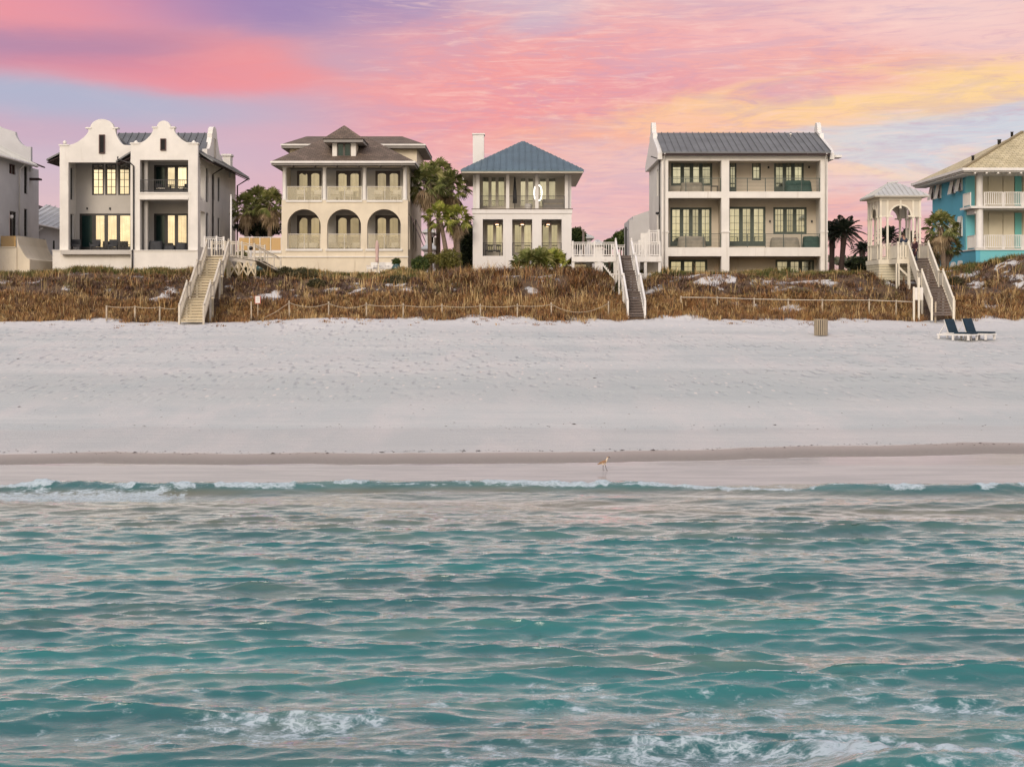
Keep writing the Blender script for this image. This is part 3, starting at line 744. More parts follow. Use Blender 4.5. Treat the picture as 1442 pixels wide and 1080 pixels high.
# patio wall
pw = MB(); pxbox(pw, 74, 186, 353, 392, Yl-.5, Yl-.2); pxbox(pw, 184, 278.5, 353, 392, Yr-.3, Yr); pw.box(PX(73.4, Yl-.5), PX(186, Yl-.5), Yl-.56, Yl-.001, PZ(353.6, Yl-.5), PZ(352.2, Yl-.5)); pw.box(PX(184, Yr), PX(279, Yr), Yr-.36, Yr-.002, PZ(353.6, Yr-.3), PZ(352.2, Yr-.3))
pw.box(PX(74, Yl-.5), PX(74, Yl-.5)+.3, Yl-.2, 108, 5.8, PZ(353, Yl-.5)); pw.build('patio_wall', 'stucco', h1)
for a, b_, c_, d_, Y in ((139.7, 148, 190, 216.7, Yl), (226, 234, 195.6, 212.5, Yr)):
    f_ = MB(); u0, u1, z0, z1 = PX(a, Y), PX(b_, Y), PZ(d_, Y), PZ(c_, Y)
    f_.box(u0, u1, Y-.09, Y-.004, z1-.06, z1); f_.box(u0, u1, Y-.09, Y-.004, z0, z0+.06); f_.box(u0, u0+.06, Y-.09, Y-.004, z0+.06, z1-.06); f_.box(u1-.06, u1, Y-.09, Y-.004, z0+.06, z1-.06)
    v_ = f_.build('window', 'red_trim', h1)
    l_ = MB(); n_ = int((z1-z0)/.09)
    for i in range(n_): l_.box(u0+.061, u1-.061, Y-.06, Y-.035, z0+.06+i*(z1-z0-.1)/n_, z0+.06+(i+.7)*(z1-z0-.1)/n_)
    l_.box(u0+.061, u1-.061, Y-.034, Y-.01, z0+.061, z1-.061); l_.build('louvre', 'dark', v_)
railing(h1, front(Yr+.12), PX(197, Yr), PX(265, Yr), PZ(271, Yr), .88, 'bars', 'iron', 2)
# roofs: two wings with ridges running back, a cross wing with its own scrolled side gable
rf = MB()
xa = PX(231, Yr); xb = PX(143.5, Yl); ze = 14.85; zr = 16.65
rf.slope((xR+.95, 112.6, ze-.35), (xR+.95, Yr+.41, ze-.35), (xa, Yr+.41, zr), (xa, 112.6, zr), .12, .45)
rf.slope((PX(184, Yr)-1.05, Yr+.05, ze-.42), (PX(184, Yr)-1.05, 112.6, ze-.42), (xa, 112.6, zr), (xa, Yr+.41, zr), .12, .45)
rf.slope((xL-.95, Yl+.05, ze-.2), (xL-.95, 112.6, ze-.2), (xb, 112.6, zr+.1), (xb, Yl+.41, zr+.1), .12, .45)
rf.slope((PX(186, Yl)+.2, 112.6, ze), (PX(186, Yl)+.2, Yl+.41, ze), (xb, Yl+.41, zr+.1), (xb, 112.6, zr+.1), .12, .45)
rf.slope((xb, 100.6, 14.9), (xR-.2, 100.6, 14.9), (xR-.2, 103.9, 17.0), (xb, 103.9, 17.0), .12, .45)
rf.slope((xR-.2, 107.2, 14.9), (xb, 107.2, 14.9), (xb, 103.9, 17.0), (xR-.2, 103.9, 17.0), .12, .45)
rf = rf.build('roof', 'metal_roof', h1)
ev = MB(); ev.slope((xR+.93, 112.5, ze-.55), (xR+.93, Yr+.45, ze-.55), (xR, Yr+.45, ze-.08), (xR, 112.5, ze-.08), .05)
ev.slope((xL-.93, Yl+.1, ze-.42), (xL-.93, 112.5, ze-.42), (xL-.01, 112.5, ze-.0), (xL-.01, Yl+.1, ze-.0), .05)
ev.slope((PX(184, Yr)-1.0, Yr+.1, ze-.62), (PX(184, Yr)-1.0, Yl-.01, ze-.62), (PX(184, Yr)-.01, Yl-.01, ze-.15), (PX(184, Yr)-.01, Yr+.1, ze-.15), .05)
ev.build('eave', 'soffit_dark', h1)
sg = MB(lambda u, d, z: (xR+.05-d, u, z)); c0 = 103.9; zt = 17.35
pr = [(c0-2.6, 14.6), (c0-2.6, 15.55), (c0-2.1, 15.6)]+[(c0-2.1+1.1*t/6, 15.6+.95*(1-math.cos(t/6*math.pi/2))) for t in range(1, 7)]+[(c0-1.0, 16.85)]
pr += [(c0-.8*math.cos(t*math.pi/10), 16.85+.6*math.sin(t*math.pi/10)) for t in range(11)]
pr += [(2*c0-a, b_) for a, b_ in pr[:9][::-1]]
sg.prism(pr, 0, .35); sg.build('side_gable', 'stucco', h1)
window(h1, lambda u, d, z: (xR+.08-d, u, z), c0-.25, c0+.25, 15.2, 16.6, n=1, fm='cream_frame', gm='glass_dull', d=0)
chm = MB(); chm.box(xR-.5, xR+.1, 109.4, 110.3, 14.2, 15.9); chm.box(xR-.58, xR+.18, 109.3, 110.4, 15.9, 16.05); chm.build('chimney', 'stucco', rf)
def downspout(par, pts, mat='bronze', r=.055): return MB().tube(pts, r, 6).build('downspout', mat, par)
dx = PX(188.5, Yr); downspout(h1, [(PX(165, Yr), Yr+.15, PZ(221, Yr)), (PX(166, Yr), Yr-.05, PZ(225, Yr)), (PX(184, Yr), Yr-.08, PZ(230, Yr)), (dx, Yr-.08, PZ(234, Yr)), (dx, Yr-.08, PZ(351.5, Yr)), (dx, Yr-.42, PZ(353, Yr)), (dx, Yr-.42, PZ(384, Yr))])
downspout(h1, [(xR+.85, 103.0, ze-.5), (xR+.1, 103.05, ze-.95), (xR+.08, 103.05, 7)])
downspout(h1, [(xR+.9, 112.2, ze-.5), (xR+.1, 112.2, ze-1.0), (xR+.08, 112.2, 7)], 'red_trim')
MB().tube([(xR+.97, Yr+.5, ze-.45), (xR+.97, 112.5, ze-.45)], .07, 6).build('gutter', 'bronze', h1)
for a in (123, 155): MB().box(PX(a, Yb)-.05, PX(a, Yb)+.05, Yb-.10, Yb-.003, PZ(295.5, Yb), PZ(292.5, Yb)).build('wall_light', 'iron', h1)
# ---------------------------------------------------------------- house cut by the left edge
h0 = T('grey_house', 'grey stucco house with curved parapet cut off by the left edge of the photo', 'house', (-38.5, 99, BZ))
xw = PX(0, 99.0)    # side wall plane, faces right
sw = MB(rightf(xw)); yy = lambda px: -xw*FOC/(721-px)
ops = [(yy(13), yy(22), PZ(243, 100), PZ(228.5, 100)), (yy(13.5), yy(23), PZ(332, 100), PZ(296, 100)), (yy(34), yy(38.6), PZ(273, 104), PZ(234, 104)), (yy(34), yy(38.6), PZ(333, 104), PZ(294, 104))]
sw.wall(94.5, 105, 5.8, 14.95, 0, .35, ops); sw.build('side_wall', 'stucco_grey', h0)
for i, o_ in enumerate(ops): window(h0, rightf(xw), *o_, n=2 if i < 2 else 1, mz=2 if i else 0, fm='red_trim' if i == 0 else 'bronze', gm='glass_dull', d=.1)
MB().box(xw-9, xw-.36, 94.5, 94.85, 5.8, 14.9).box(xw-9, xw-.36, 104.7, 105, 5.8, 14.9).build('front_wall', 'stucco_grey', h0)
Yp = 104.6; pp = [(-46, 14), (-46, 18), (PX(-12, Yp), PZ(172, Yp)), (PX(0, Yp), PZ(179, Yp)), (PX(18.6, Yp), PZ(185, Yp)), (PX(19.5, Yp), PZ(190, Yp)), (PX(22, Yp), PZ(195, Yp)), (PX(26, Yp), PZ(200.5, Yp)), (PX(31, Yp), PZ(204.5, Yp)), (PX(36, Yp), PZ(206, Yp)), (PX(40.6, Yp), PZ(206, Yp)), (PX(40.6, Yp), PZ(240, Yp)), (-37, 14)]
MB().prism(pp, Yp+.42, Yp+.8).build('parapet', 'stucco_grey', h0)
r0 = MB(); r0.slope((xw+.55, 105.0, 14.75), (xw+.55, 93.9, 14.75), (xw-4.8, 93.9, 17.6), (xw-4.8, 105.0, 17.6), .12, .45); r0.build('roof', 'pale_roof', h0)
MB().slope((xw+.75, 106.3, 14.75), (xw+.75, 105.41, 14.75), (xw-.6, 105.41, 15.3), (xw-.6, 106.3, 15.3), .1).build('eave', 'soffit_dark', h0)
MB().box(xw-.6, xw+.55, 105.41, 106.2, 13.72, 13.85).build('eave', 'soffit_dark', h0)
MB().box(xw-2, xw-.3, 105.41, 108, 5.8, 14.7).build('rear_wall', 'stucco_grey', h0)
MB().tube([(xw+.6, 93.9, 14.65), (xw+.6, 105.0, 14.65)], .09, 6).build('gutter', 'white', h0)
downspout(h0, [(xw+.55, 102.4, 14.55), (xw+.12, 102.6, 14.2), (xw+.09, 102.6, 8.2)], 'white')
MB().lathe(xw+.3, yy(10.5), [(.02, PZ(308, 100)), (.1, PZ(307, 100)), (.13, PZ(304, 100)), (.1, PZ(302.5, 100))], 10).build('wall_light', 'white', h0)
Y = 98.2; fl_ = [(23.4, 392), (23.4, 332), (25, 339), (26.5, 345), (30, 352), (34.5, 359.5), (38, 363.5), (41.7, 365.5), (41.7, 392)]
MB().prism(P2(fl_, Y), Y, 104.4).build('flared_patio_wall', 'stucco_cream', h0)
pw = MB(); pxbox(pw, -160, 23.3, 349, 392, Y-.1, Y+.2); pw.box(PX(-160, Y), PX(22.6, Y), Y-.16, Y+.26, PZ(349, Y-.1), PZ(347.6, Y-.1)); pw.build('patio_wall', 'stucco_cream', h0)
gl = MB()
for i in range(5):
    gl.box(PX(1-i*24, Y), PX(22-i*24, Y), Y, Y+.03, PZ(347.4, Y), PZ(332.5, Y))
gl.build('glass_panel', 'warm_lit_glass', h0)
# low grey house between the two
hb = T('small_grey_house', 'low grey house with pale metal roof tucked left of the twin gabled house', 'house', (PX(62, 112), 113, BZ))
Y = 112.0
MB(front(Y)).wall(PX(36, Y), PX(96, Y), 5.8, PZ(318, Y), 0, .3, [(PX(60, Y), PX(63.3, Y), PZ(356, Y), PZ(337, Y)), (PX(74.3, Y), PX(77, Y), PZ(351, Y), PZ(339, Y))]).build('wall', 'stucco_grey', hb)
for a, b_, c_, d_ in ((60, 63.3, 356, 337), (74.3, 77, 351, 339)): window(hb, front(Y+.08), PX(a, Y), PX(b_, Y), PZ(c_, Y), PZ(d_, Y), fm='bronze', gm='glass_dark', fw=.05)
MB().slope((PX(36, Y), Y-.5, PZ(311, Y)), (PX(100, Y), Y-.5, PZ(325, Y)), (PX(100, Y), Y+5, PZ(306, Y+5)), (PX(36, Y), Y+5, PZ(288, Y+5)), .12, .45).build('roof', 'pale_roof', hb)
MB().slope((PX(44, Y+5), Y+5.02, PZ(291, Y+5)), (PX(100, Y+5), Y+5.02, PZ(310, Y+5)), (PX(100, Y+7), Y+7, PZ(303, Y+7)), (PX(44, Y+7), Y+7, PZ(286, Y+7)), .15).build('rear_roof', 'soffit_dark', hb)
MB().tube([(PX(36, Y), Y-.58, PZ(312, Y)), (PX(100, Y), Y-.58, PZ(326, Y))], .09, 6).build('gutter', 'white', hb)
downspout(hb, [(PX(63, Y), Y-.5, PZ(322, Y)), (PX(53, Y), Y-.08, PZ(327, Y)), (PX(52.5, Y), Y-.08, 6.2)], 'white')
# ---------------------------------------------------------------- arcaded house with tiled roofs
Y2 = 101.0
h2 = T('arcaded_house', 'cream stucco house with three arches, glass balconies and brown tiled hip roofs', 'house', (PX(485, Y2), Y2, BZ))
x0, x1 = PX(396.5, Y2), PX(574.4, Y2); zsill = PZ(350.5, Y2); zs2 = PZ(282.5, Y2)
arches = [(404.6, 451.5), (460.7, 508.5), (517, 564.6)]; ztop = PZ(294.8, Y2)
w = MB(front(Y2)); ops = [(PX(a, Y2), PX(b_, Y2), zsill, ztop) for a, b_ in arches]
w.wall(x0, x1, 5.8, zs2, 0, .42, ops)
for u0, u1, z0, z1 in ops:
    r = (u1-u0)/2; cz = z1-r; n = 18; cx = (u0+u1)/2
    for i in range(n):
        a, b_ = math.pi-math.pi*i/n, math.pi-math.pi*(i+1)/n
        pa = (cx+r*math.cos(a), cz+r*math.sin(a)); pb = (cx+r*math.cos(b_), cz+r*math.sin(b_))
        if i in (0,): pa = (u0, cz)
        w.face([(pa[0], 0, pa[1]), (pb[0], 0, pb[1]), (pb[0], 0, z1), (pa[0], 0, z1)])
        w.face([(pa[0], .42, pa[1]), (pa[0], .42, z1), (pb[0], .42, z1), (pb[0], .42, pb[1])])
        w.face([(pa[0], 0, pa[1]), (pa[0], .42, pa[1]), (pb[0], .42, pb[1]), (pb[0], 0, pb[1])])
w.build('front_wall', 'stucco_cream', h2)
tr_ = MB()
for u0, u1, z0, z1 in ops: tr_.box(u0-.12, u1+.12, Y2-.09, Y2-.003, z0-.16, z0-.003)
for a, b_ in ((402.6, 453.5), (459.6, 510), (516.3, 567)): tr_.box(PX(a, Y2), PX(b_, Y2), Y2-.08, Y2-.004, zs2-.12, zs2+.02)
tr_.box(x0-.03, x1+.03, Y2-.07, Y2-.004, PZ(362.6, Y2), PZ(361, Y2)); tr_.build('sill', 'stucco', h2)
for a, b_ in ((397.3, 403), (453.3, 459.8), (509.6, 516.4), (566.6, 573.4)):
    xm = (PX(a, Y2)+PX(b_, Y2))/2; rr = .145
    MB().lathe(xm, Y2+.2, [(rr*1.25, zs2+.003), (rr*1.25, zs2+.1), (rr, zs2+.13), (rr*1.03, zs2+.9), (rr*.9, PZ(237.6, Y2)), (rr*1.2, PZ(237, Y2)), (rr*1.25, PZ(235.6, Y2))], 14).build('column', 'stucco', h2)
bm = MB(); bm.box(x0, x1, Y2+.02, Y2+.4, PZ(235.4, Y2), PZ(230.5, Y2)); bm.build('beam', 'stucco_cream', h2)
Yd = 103.3
wd_ = [(418, 452.5), (473, 508), (528.5, 563.5)]
up = [(PX(a, Yd), PX(b_, Yd), zs2+.05, PZ(240.6, Yd)) for a, b_ in wd_]; lo = [(PX(a, Yd), PX(b_, Yd), zsill-.35, PZ(303.5, Yd)) for a, b_ in wd_]
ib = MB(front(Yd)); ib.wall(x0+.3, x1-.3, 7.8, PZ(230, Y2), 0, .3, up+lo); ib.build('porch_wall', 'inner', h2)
for o_ in up+lo: window(h2, front(Yd+.1), *o_, n=2, fm='brown_frame', gm='glass_dull', fw=.16, name='door', arch=True)
fl_ = MB(); fl_.box(x0+.01, x1-.31, Y2+.43, Yd-.01, zs2-.35, zs2-.02); fl_.box(x0+.01, x1-.31, Y2+.43, Yd-.01, zsill-.7, zsill-.4); fl_.build('porch_floor', 'inner', h2)
MB().box(x0+.01, x1-.31, Y2+.41, Yd-.01, PZ(231, Y2), PZ(230, Y2)+.1).build('porch_ceiling', 'inner', h2)
for u0, u1, z0, z1 in ops: railing(h2, front(Y2+.16), u0+.01, u1-.01, z0+.01, 1.06, 'glass', 'cream_frame', 3, tw=.05)
for a, b_ in ((403.4, 453), (460, 509.5), (516.6, 566.6)): railing(h2, front(Y2+.2), PX(a, Y2), PX(b_, Y2), zs2, 1.02, 'glass', 'cream_frame', 3, tw=.05)
sdo = [(103.6, 104.6, 8.6, 10.9), (106, 107, 8.6, 10.9), (103.8, 104.8, 12, 13.9), (109, 110, 8.6, 10.9), (106.3, 107.3, 12, 13.9)]
MB(rightf(x1)).wall(Y2+.42, 116, 5.8, PZ(230.5, Y2), 0, .3, [(Y2+.75, Y2+2.0, zsill, 11.0), (Y2+.75, Y2+2.0, zs2+.02, 13.9)]+sdo).build('side_wall', 'stucco_cream', h2)
for o_ in sdo: window(h2, rightf(x1), *o_, n=1, fm='brown_frame', gm='glass_dark', d=.1)
for k, (ya, zz_) in enumerate(((103.5, 9.2), (106.2, 8.9), (108.8, 9.3))):   # dark awning shutters on the side
    MB().slope((x1+.75, ya+1.2, zz_), (x1+.75, ya, zz_), (x1+.03, ya, zz_+1.7), (x1+.03, ya+1.2, zz_+1.7), .05).build('shutter', 'bronze', h2)
MB().box(x0, x0+.3, Y2+.42, 116, 5.8, PZ(230.5, Y2)).box(x0+.3, x1-.3, 115.7, 116, 5.8, PZ(230.5, Y2)).build('side_wall', 'stucco_cream', h2)
zc = PZ(227.5, 100.2)
rf = MB(); rf.hip(x0-.62, x1+.55, 100.2, 113, zc, PX(462, 106), PX(517, 106), 105.6, 107.5, PZ(194, 106), .08); rf = rf.build('roof', 'tile_brown', h2)
MB().box(x0-.6, x1+.53, 100.22, 112.9, zc-.26, zc-.085).build('fascia', 'soffit', h2)
gt = MB(); gt.box(x0-.66, x1+.59, 100.1, 100.2, zc-.12, zc+.02); gt.box(x1+.555, x1+.62, 100.2, 113, zc-.12, zc+.02); gt.build('gutter', 'white', h2)
for i in range(6): MB().box(x0+.8+i*1.55, x0+.92+i*1.55, 100.3, 100.98, zc-.36, zc-.262).build('bracket', 'brown_frame', h2)
Yu = 108.5; uw = MB(); ux0, ux1 = PX(408, Yu), PX(587, Yu)
uw.box(ux0, ux1, Yu, 116.5, PZ(232, Yu), PZ(206, Yu)); uw.build('upper_wall', 'stucco_cream', h2)
zu = PZ(203.5, Yu-.7); ru = MB(); ru.hip(ux0-.55, ux1+.7, Yu-.7, 117, zu, PX(431, 112), PX(566, 112), 112.3, 113, PZ(193.5, 112)+.1, .08); ru.build('roof', 'tile_brown', h2)
MB().box(ux0-.53, ux1+.68, Yu-.68, 116.9, zu-.28, zu-.085).build('fascia', 'soffit', h2)
MB().box(ux0-.57, ux1+.72, Yu-.78, Yu-.7, zu-.1, zu+.02).build('gutter', 'white', h2)
Yc = 101.3; cw = MB(front(Yc)); co_ = (PX(474.3, Yc), PX(494.3, Yc), PZ(221, Yc), PZ(201, Yc))
cw.wall(PX(468, Yc), PX(501, Yc), PZ(224, Yc), PZ(196.5, Yc), 0, .25, [co_]); cw.build('dormer_wall', 'stucco', rf)
MB().box(PX(468, Yc), PX(468, Yc)+.2, Yc+.26, Yc+3, PZ(224, Yc), PZ(196.5, Yc)).box(PX(501, Yc)-.2, PX(501, Yc), Yc+.26, Yc+3, PZ(224, Yc), PZ(196.5, Yc)).build('dormer_wall', 'stucco_cream', rf)
window(rf, front(Yc+.06), *co_, n=2, fm='brown_frame', gm='glass_dark', fw=.08)
zd = PZ(195.5, Yc-.5); MB().hip(PX(456.5, Yc), PX(513, Yc), Yc-.6, Yc+3.4, zd, PX(484, Yc+1.4), PX(486, Yc+1.4), Yc+1.3, Yc+1.5, PZ(177.5, Yc+1.4), .08).build('dormer_roof', 'tile_brown', rf)
MB().box(PX(457.3, Yc), PX(512.2, Yc), Yc-.58, Yc+3.3, zd-.26, zd-.085).build('fascia', 'soffit', rf)
# glazed terrace on its left
tw_ = MB(); tw_.box(PX(333, Y2), x0-.01, Y2+.1, Y2+.4, 5.8, PZ(353.5, Y2)); tw_.box(PX(333, Y2), PX(333, Y2)+.3, Y2+.4, 108, 5.8, PZ(353.5, Y2)); tw_.build('terrace_wall', 'stucco_cream', h2)
MB().box(PX(333, Y2), x0-.02, Y2+.02, Y2+.098, PZ(356.5, Y2), PZ(353, Y2)).box(PX(333, Y2), x0-.02, Y2+.03, Y2+.098, PZ(362.6, Y2), PZ(361, Y2)).build('sill', 'stucco', h2)
MB().box(PX(333, Y2)+.3, x0-.02, Y2+.42, 107.9, PZ(358, Y2), PZ(355, Y2)).build('terrace_floor', 'inner', h2)
railing(h2, front(Y2+.22), PX(335, Y2), x0-.03, PZ(353.4, Y2), 1.0, 'glass', 'white', 5, tw=.06, glassm='warm_lit_glass')
# ---------------------------------------------------------------- narrow house with blue-grey pyramid roof
Y3 = 101.0
h3 = T('pyramid_roof_house', 'narrow white two storey house with blue-grey standing seam pyramid roof and screened porch', 'house', (PX(735, Y3), Y3, BZ))
x0, x1 = PX(665.8, Y3), PX(804.9, Y3); zc3 = PZ(301, Y3); zf3 = PZ(295, Y3)
lo = [(PX(a, Y3), PX(b_, Y3), PZ(c_, Y3), PZ(309, Y3)) for a, b_, c_ in ((679.7, 708.4, 360.5), (721.2, 749.5, 360.5), (762.7, 791, 360.5))]
w = MB(front(Y3)); w.wall(x0, x1, 5.8, zc3, 0, .45, lo); w.build('front_wall', 'stucco_h3', h3)
MB().box(x0-.05, x1+.05, Y3-.06, Y3+.45, zc3+.002, zf3).build('cornice', 'stucco_h3', h3)
MB().box(x0-.09, x1+.09, Y3-.1, Y3+.3, zf3+.002, zf3+.05).build('deck_edge', 'wood_grey', h3)
sdz = PZ(241, Y3)
MB(rightf(x1)).wall(Y3+.45, 113, 5.8, sdz, 0, .3, [(104.5, 105.4, 8.6, 10.5)]).build('side_wall', 'stucco_h3', h3)
MB(leftf(x0)).wall(Y3+.45, 113, 5.8, sdz, 0, .3, []).box(106, 113, .31, .32, 6, 8).build('side_wall', 'stucco_h3', h3)
MB().box(x0+.3, x1-.3, 112.7, 113, 5.8, sdz).build('rear_wall', 'stucco_h3', h3)
Yd = 103.2
dlo = [(PX(a, Yd), PX(b_, Yd), PZ(362, Yd), PZ(314.5, Yd)) for a, b_ in ((684, 709), (722.5, 750), (762, 787.5))]
dup_ = [(PX(677.5, Yd), PX(712.5, Yd), zf3+.04, PZ(247.5, Yd)), (PX(731, Yd), PX(753, Yd), zf3+.04, PZ(249, Yd)), (PX(758, Yd), PX(784.5, Yd), zf3+.04, PZ(249, Yd))]
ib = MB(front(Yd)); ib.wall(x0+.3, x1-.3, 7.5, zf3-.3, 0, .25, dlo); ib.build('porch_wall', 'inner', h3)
ib = MB(front(Yd)); ib.wall(x0+.3, x1-.3, zf3-.3, sdz+.1, 0, .25, dup_); ib.build('porch_wall', 'siding', h3)
for o_ in dlo: window(h3, front(Yd+.08), *o_, n=2, fm='cream_frame', gm='glass_h3', fw=.13, name='door')
for i, o_ in enumerate(dup_): window(h3, front(Yd+.08), *o_, n=3 if i == 0 else 2, fm='cream_frame', gm='glass_h3', fw=.13, name='door')
MB().box(x0+.3, x1-.3, Y3+.46, Yd-.01, zf3-.35, zf3-.02).build('porch_floor', 'inner', h3)
MB().box(x0+.3, x1-.3, Y3+.46, Yd-.01, PZ(364, Y3), PZ(361, Y3)).build('porch_floor', 'inner', h3)
for a, b_ in ((670.5, 675.3), (712.6, 717.2), (753.7, 758.4), (795.4, 800.2)):
    p_ = MB(); p_.box(PX(a, Y3), PX(b_, Y3), Y3+.08, Y3+.3, zf3+.055, sdz-.1); p_.build('post', 'stucco_h3', h3)
MB().box(x0, x1, Y3+.05, Y3+.35, sdz-.1, sdz+.08).build('beam', 'siding', h3)
railing(h3, front(Y3+.18), PX(675.3, Y3), PX(795.4, Y3), zf3+.05, .92, 'cable', 'bronze', 4, tw=.04)
for o_ in lo[:2]: railing(h3, front(Y3+.2), o_[0], o_[1], o_[2]+.02, .92, 'cable', 'bronze', 2, tw=.03)
railing(h3, front(Y3+.2), lo[2][0], lo[2][1], lo[2][2]+.02, .92, 'cable', 'bronze', 2, tw=.03)
ys = 99.7; zE = PZ(239.5, ys); ax = PX(736.5, 106.5)
rf = MB(); rf.hip(PX(648.8, ys), PX(822.3, ys), ys, 111.5, zE, ax-.02, ax+.02, 106.4, 109.5, PZ(199.5, 106.5), .10, .44); rf = rf.build('roof', 'blue_roof', h3)
MB().box(PX(650, ys), PX(821.3, ys), ys+.05, 111.4, zE-.2, zE-.105).build('soffit', 'siding', h3)
cs = MB(); Yk = 103.5; cs.box(PX(665.8, Yk), PX(681.5, Yk), Yk, Yk+1.1, 13.5, PZ(190, Yk)); cs.box(PX(665, Yk), PX(682.5, Yk), Yk-.06, Yk+1.16, PZ(190, Yk)+.002, PZ(188, Yk)); cs.build('chimney', 'stucco_h3', rf)
MB().slope((PX(652, 106), 105.5, PZ(249, 106)), (x0+.02, 105.5, PZ(241, 106)), (x0+.02, 109, PZ(241, 106)), (PX(652, 106), 109, PZ(249, 106)), .3).build('side_eave', 'pale_roof', h3)
for a, o_ in zip((700, 735.5, 772), dlo):
    lp = MB(); lp.lathe(PX(a, 102.1), 102.1, [(.05, PZ(309.3, 102.1)), (.06, PZ(312, 102.1)), (.24, PZ(315.5, 102.1)), (.25, PZ(316.2, 102.1))], 12)
    l_ = lp.build('pendant_lamp', 'pink', h3)
    MB().lathe(PX(a, 102.1), 102.1, [(.10, PZ(316.8, 102.1)), (.13, PZ(316.0, 102.1)), (.10, PZ(315.0, 102.1))], 10).build('bulb', 'lamp', l_)
rg = MB(); pts = []; Yn = 102.85
for i in range(32):
    t = i*2*math.pi/32; cx, cz = PX(757.5, Yn), PZ(272, Yn)
    ex = .27; ez = .56; c_, s_ = math.cos(t), math.sin(t)
    pts.append((cx+ex*abs(c_)**.8*np.sign(c_), Yn, cz+ez*abs(s_)**.75*np.sign(s_)))
rg.tube(pts+[pts[0], pts[1]], .042, 8, False); ORG[0] = Vector((cx, Yn, cz-.6))
tag(rg.build('neon_ring', 'neon'), 'glowing white oval ring light on the upper porch of the pyramid roof house', 'light')
# ---------------------------------------------------------------- three-storey house with metal roof
Y4 = 100.0
h4 = T('balcony_house', 'wide white three storey house with grey metal roof, green doors and cable rail balconies', 'house', (PX(1048, Y4), Y4, BZ))
x0, x1 = PX(931.5, Y4), PX(1165.6, Y4)
zA, zB, zT = PZ(348.5, Y4), PZ(270, Y4), PZ(217, Y4)
cols = [(941, 1016), (1027, 1155.5)]
ops = []
for a, b_ in cols:
    ops += [(PX(a, Y4), PX(b_, Y4), zB, PZ(226.5, Y4)), (PX(a, Y4), PX(b_, Y4), zA, PZ(279, Y4)), (PX(a, Y4), PX(b_, Y4), 6.0, PZ(361, Y4))]
w = MB(front(Y4)); w.wall(x0, x1, 5.8, zT, 0, .5, ops); w.build('front_wall', 'stucco', h4)
md = MB()
for a, b_ in ((931.3, 941.2), (1015.8, 1027.2), (1155.3, 1165.8)): md.box(PX(a, Y4)-.03, PX(b_, Y4)+.03, Y4-.06, Y4-.003, PZ(327.5, Y4), PZ(325.5, Y4))
md.box(x0-.04, x1+.04, Y4-.07, Y4-.003, PZ(219.5, Y4), zT); md.build('moulding', 'white', h4)
Yd = 102.3
D = [ # openings at the back of the porches: (px0, px1, top, bottom, leaves)
 (945, 1003, 226, 262, 4, 'window', 0, 2), (1027, 1037, 226, 270, 1, 'door', 1, 3), (1059, 1071.5, 227, 254, 1, 'window', 1, 1), (1090, 1132, 226, 270, 3, 'door', 1, 3),
 (944, 1002, 292.5, 347, 4, 'door', 1, 4), (1025, 1078, 291.5, 347, 3, 'door', 1, 4), (1089, 1136, 292, 329.5, 3, 'window', 2, 3),
 (942.5, 996, 366, 392, 3, 'door', 1, 2), (1092, 1146.5, 366, 392, 3, 'door', 1, 2)]
wo = [(PX(a, Yd), PX(b_, Yd), PZ(d_, Yd), PZ(c_, Yd)) for a, b_, c_, d_, *_ in D]
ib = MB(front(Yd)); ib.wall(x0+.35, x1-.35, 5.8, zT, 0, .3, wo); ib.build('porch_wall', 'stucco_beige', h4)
for o_, q in zip(wo, D):
    window(h4, front(Yd+.06), *o_, n=q[4], mx=q[6], mz=q[7], fm='green_frame', gm='glass_green', fw=.15 if q[4] > 1 else .1, name=q[5])
for (a, b_), (s0, s1) in zip(cols, ((x0+.35, PX(1021, Y4)-.1), (PX(1021, Y4)+.1, x1-.35))):
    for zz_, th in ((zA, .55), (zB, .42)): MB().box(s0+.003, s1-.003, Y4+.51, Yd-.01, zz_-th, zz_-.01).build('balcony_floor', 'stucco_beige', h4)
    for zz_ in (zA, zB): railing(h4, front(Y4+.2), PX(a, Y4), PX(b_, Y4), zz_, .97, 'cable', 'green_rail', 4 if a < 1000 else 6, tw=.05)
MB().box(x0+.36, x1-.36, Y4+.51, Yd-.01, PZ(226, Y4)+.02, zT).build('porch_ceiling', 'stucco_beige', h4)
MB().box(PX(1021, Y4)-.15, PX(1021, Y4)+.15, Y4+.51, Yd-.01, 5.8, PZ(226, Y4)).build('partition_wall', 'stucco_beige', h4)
so4 = [(102.2, 103.1, 12.3, 14.2), (102.2, 103.1, 8.9, 11.0), (Y4+.8, Y4+1.7, 12.2, 14.4), (Y4+.8, Y4+1.7, zA+.2, 11.3)]
MB(leftf(x0)).wall(Y4+.5, 109, 5.8, zT, 0, .35, so4).build('side_wall', 'stucco', h4)
for o_ in so4: window(h4, leftf(x0), *o_, n=1, mz=3, fm='green_frame', gm='glass_green', d=.12)
MB(rightf(x1)).wall(Y4+.5, 109, 5.8, zT, 0, .35, []).build('side_wall', 'stucco', h4)
MB().box(x0+.35, x1-.35, 108.7, 109, 5.8, zT).build('rear_wall', 'stucco', h4)
ye = 99.45; yr = 104.5
rf = MB(); zl, zh = PZ(214, ye), PZ(187.3, yr)
rf.slope((x0+.02, ye, zl), (x1+.1, ye, zl), (x1+.1, yr, zh), (x0+.02, yr, zh), .1, .45); rf.slope((x1+.1, 109.6, zl), (x0+.02, 109.6, zl), (x0+.02, yr, zh), (x1+.1, yr, zh), .1, .45)
rf = rf.build('roof', 'metal_roof', h4)
MB().box(x0+.02, x1+.08, ye+.02, Y4-.08, zl-.22, zl-.12).build('eave', 'soffit_dark', h4)
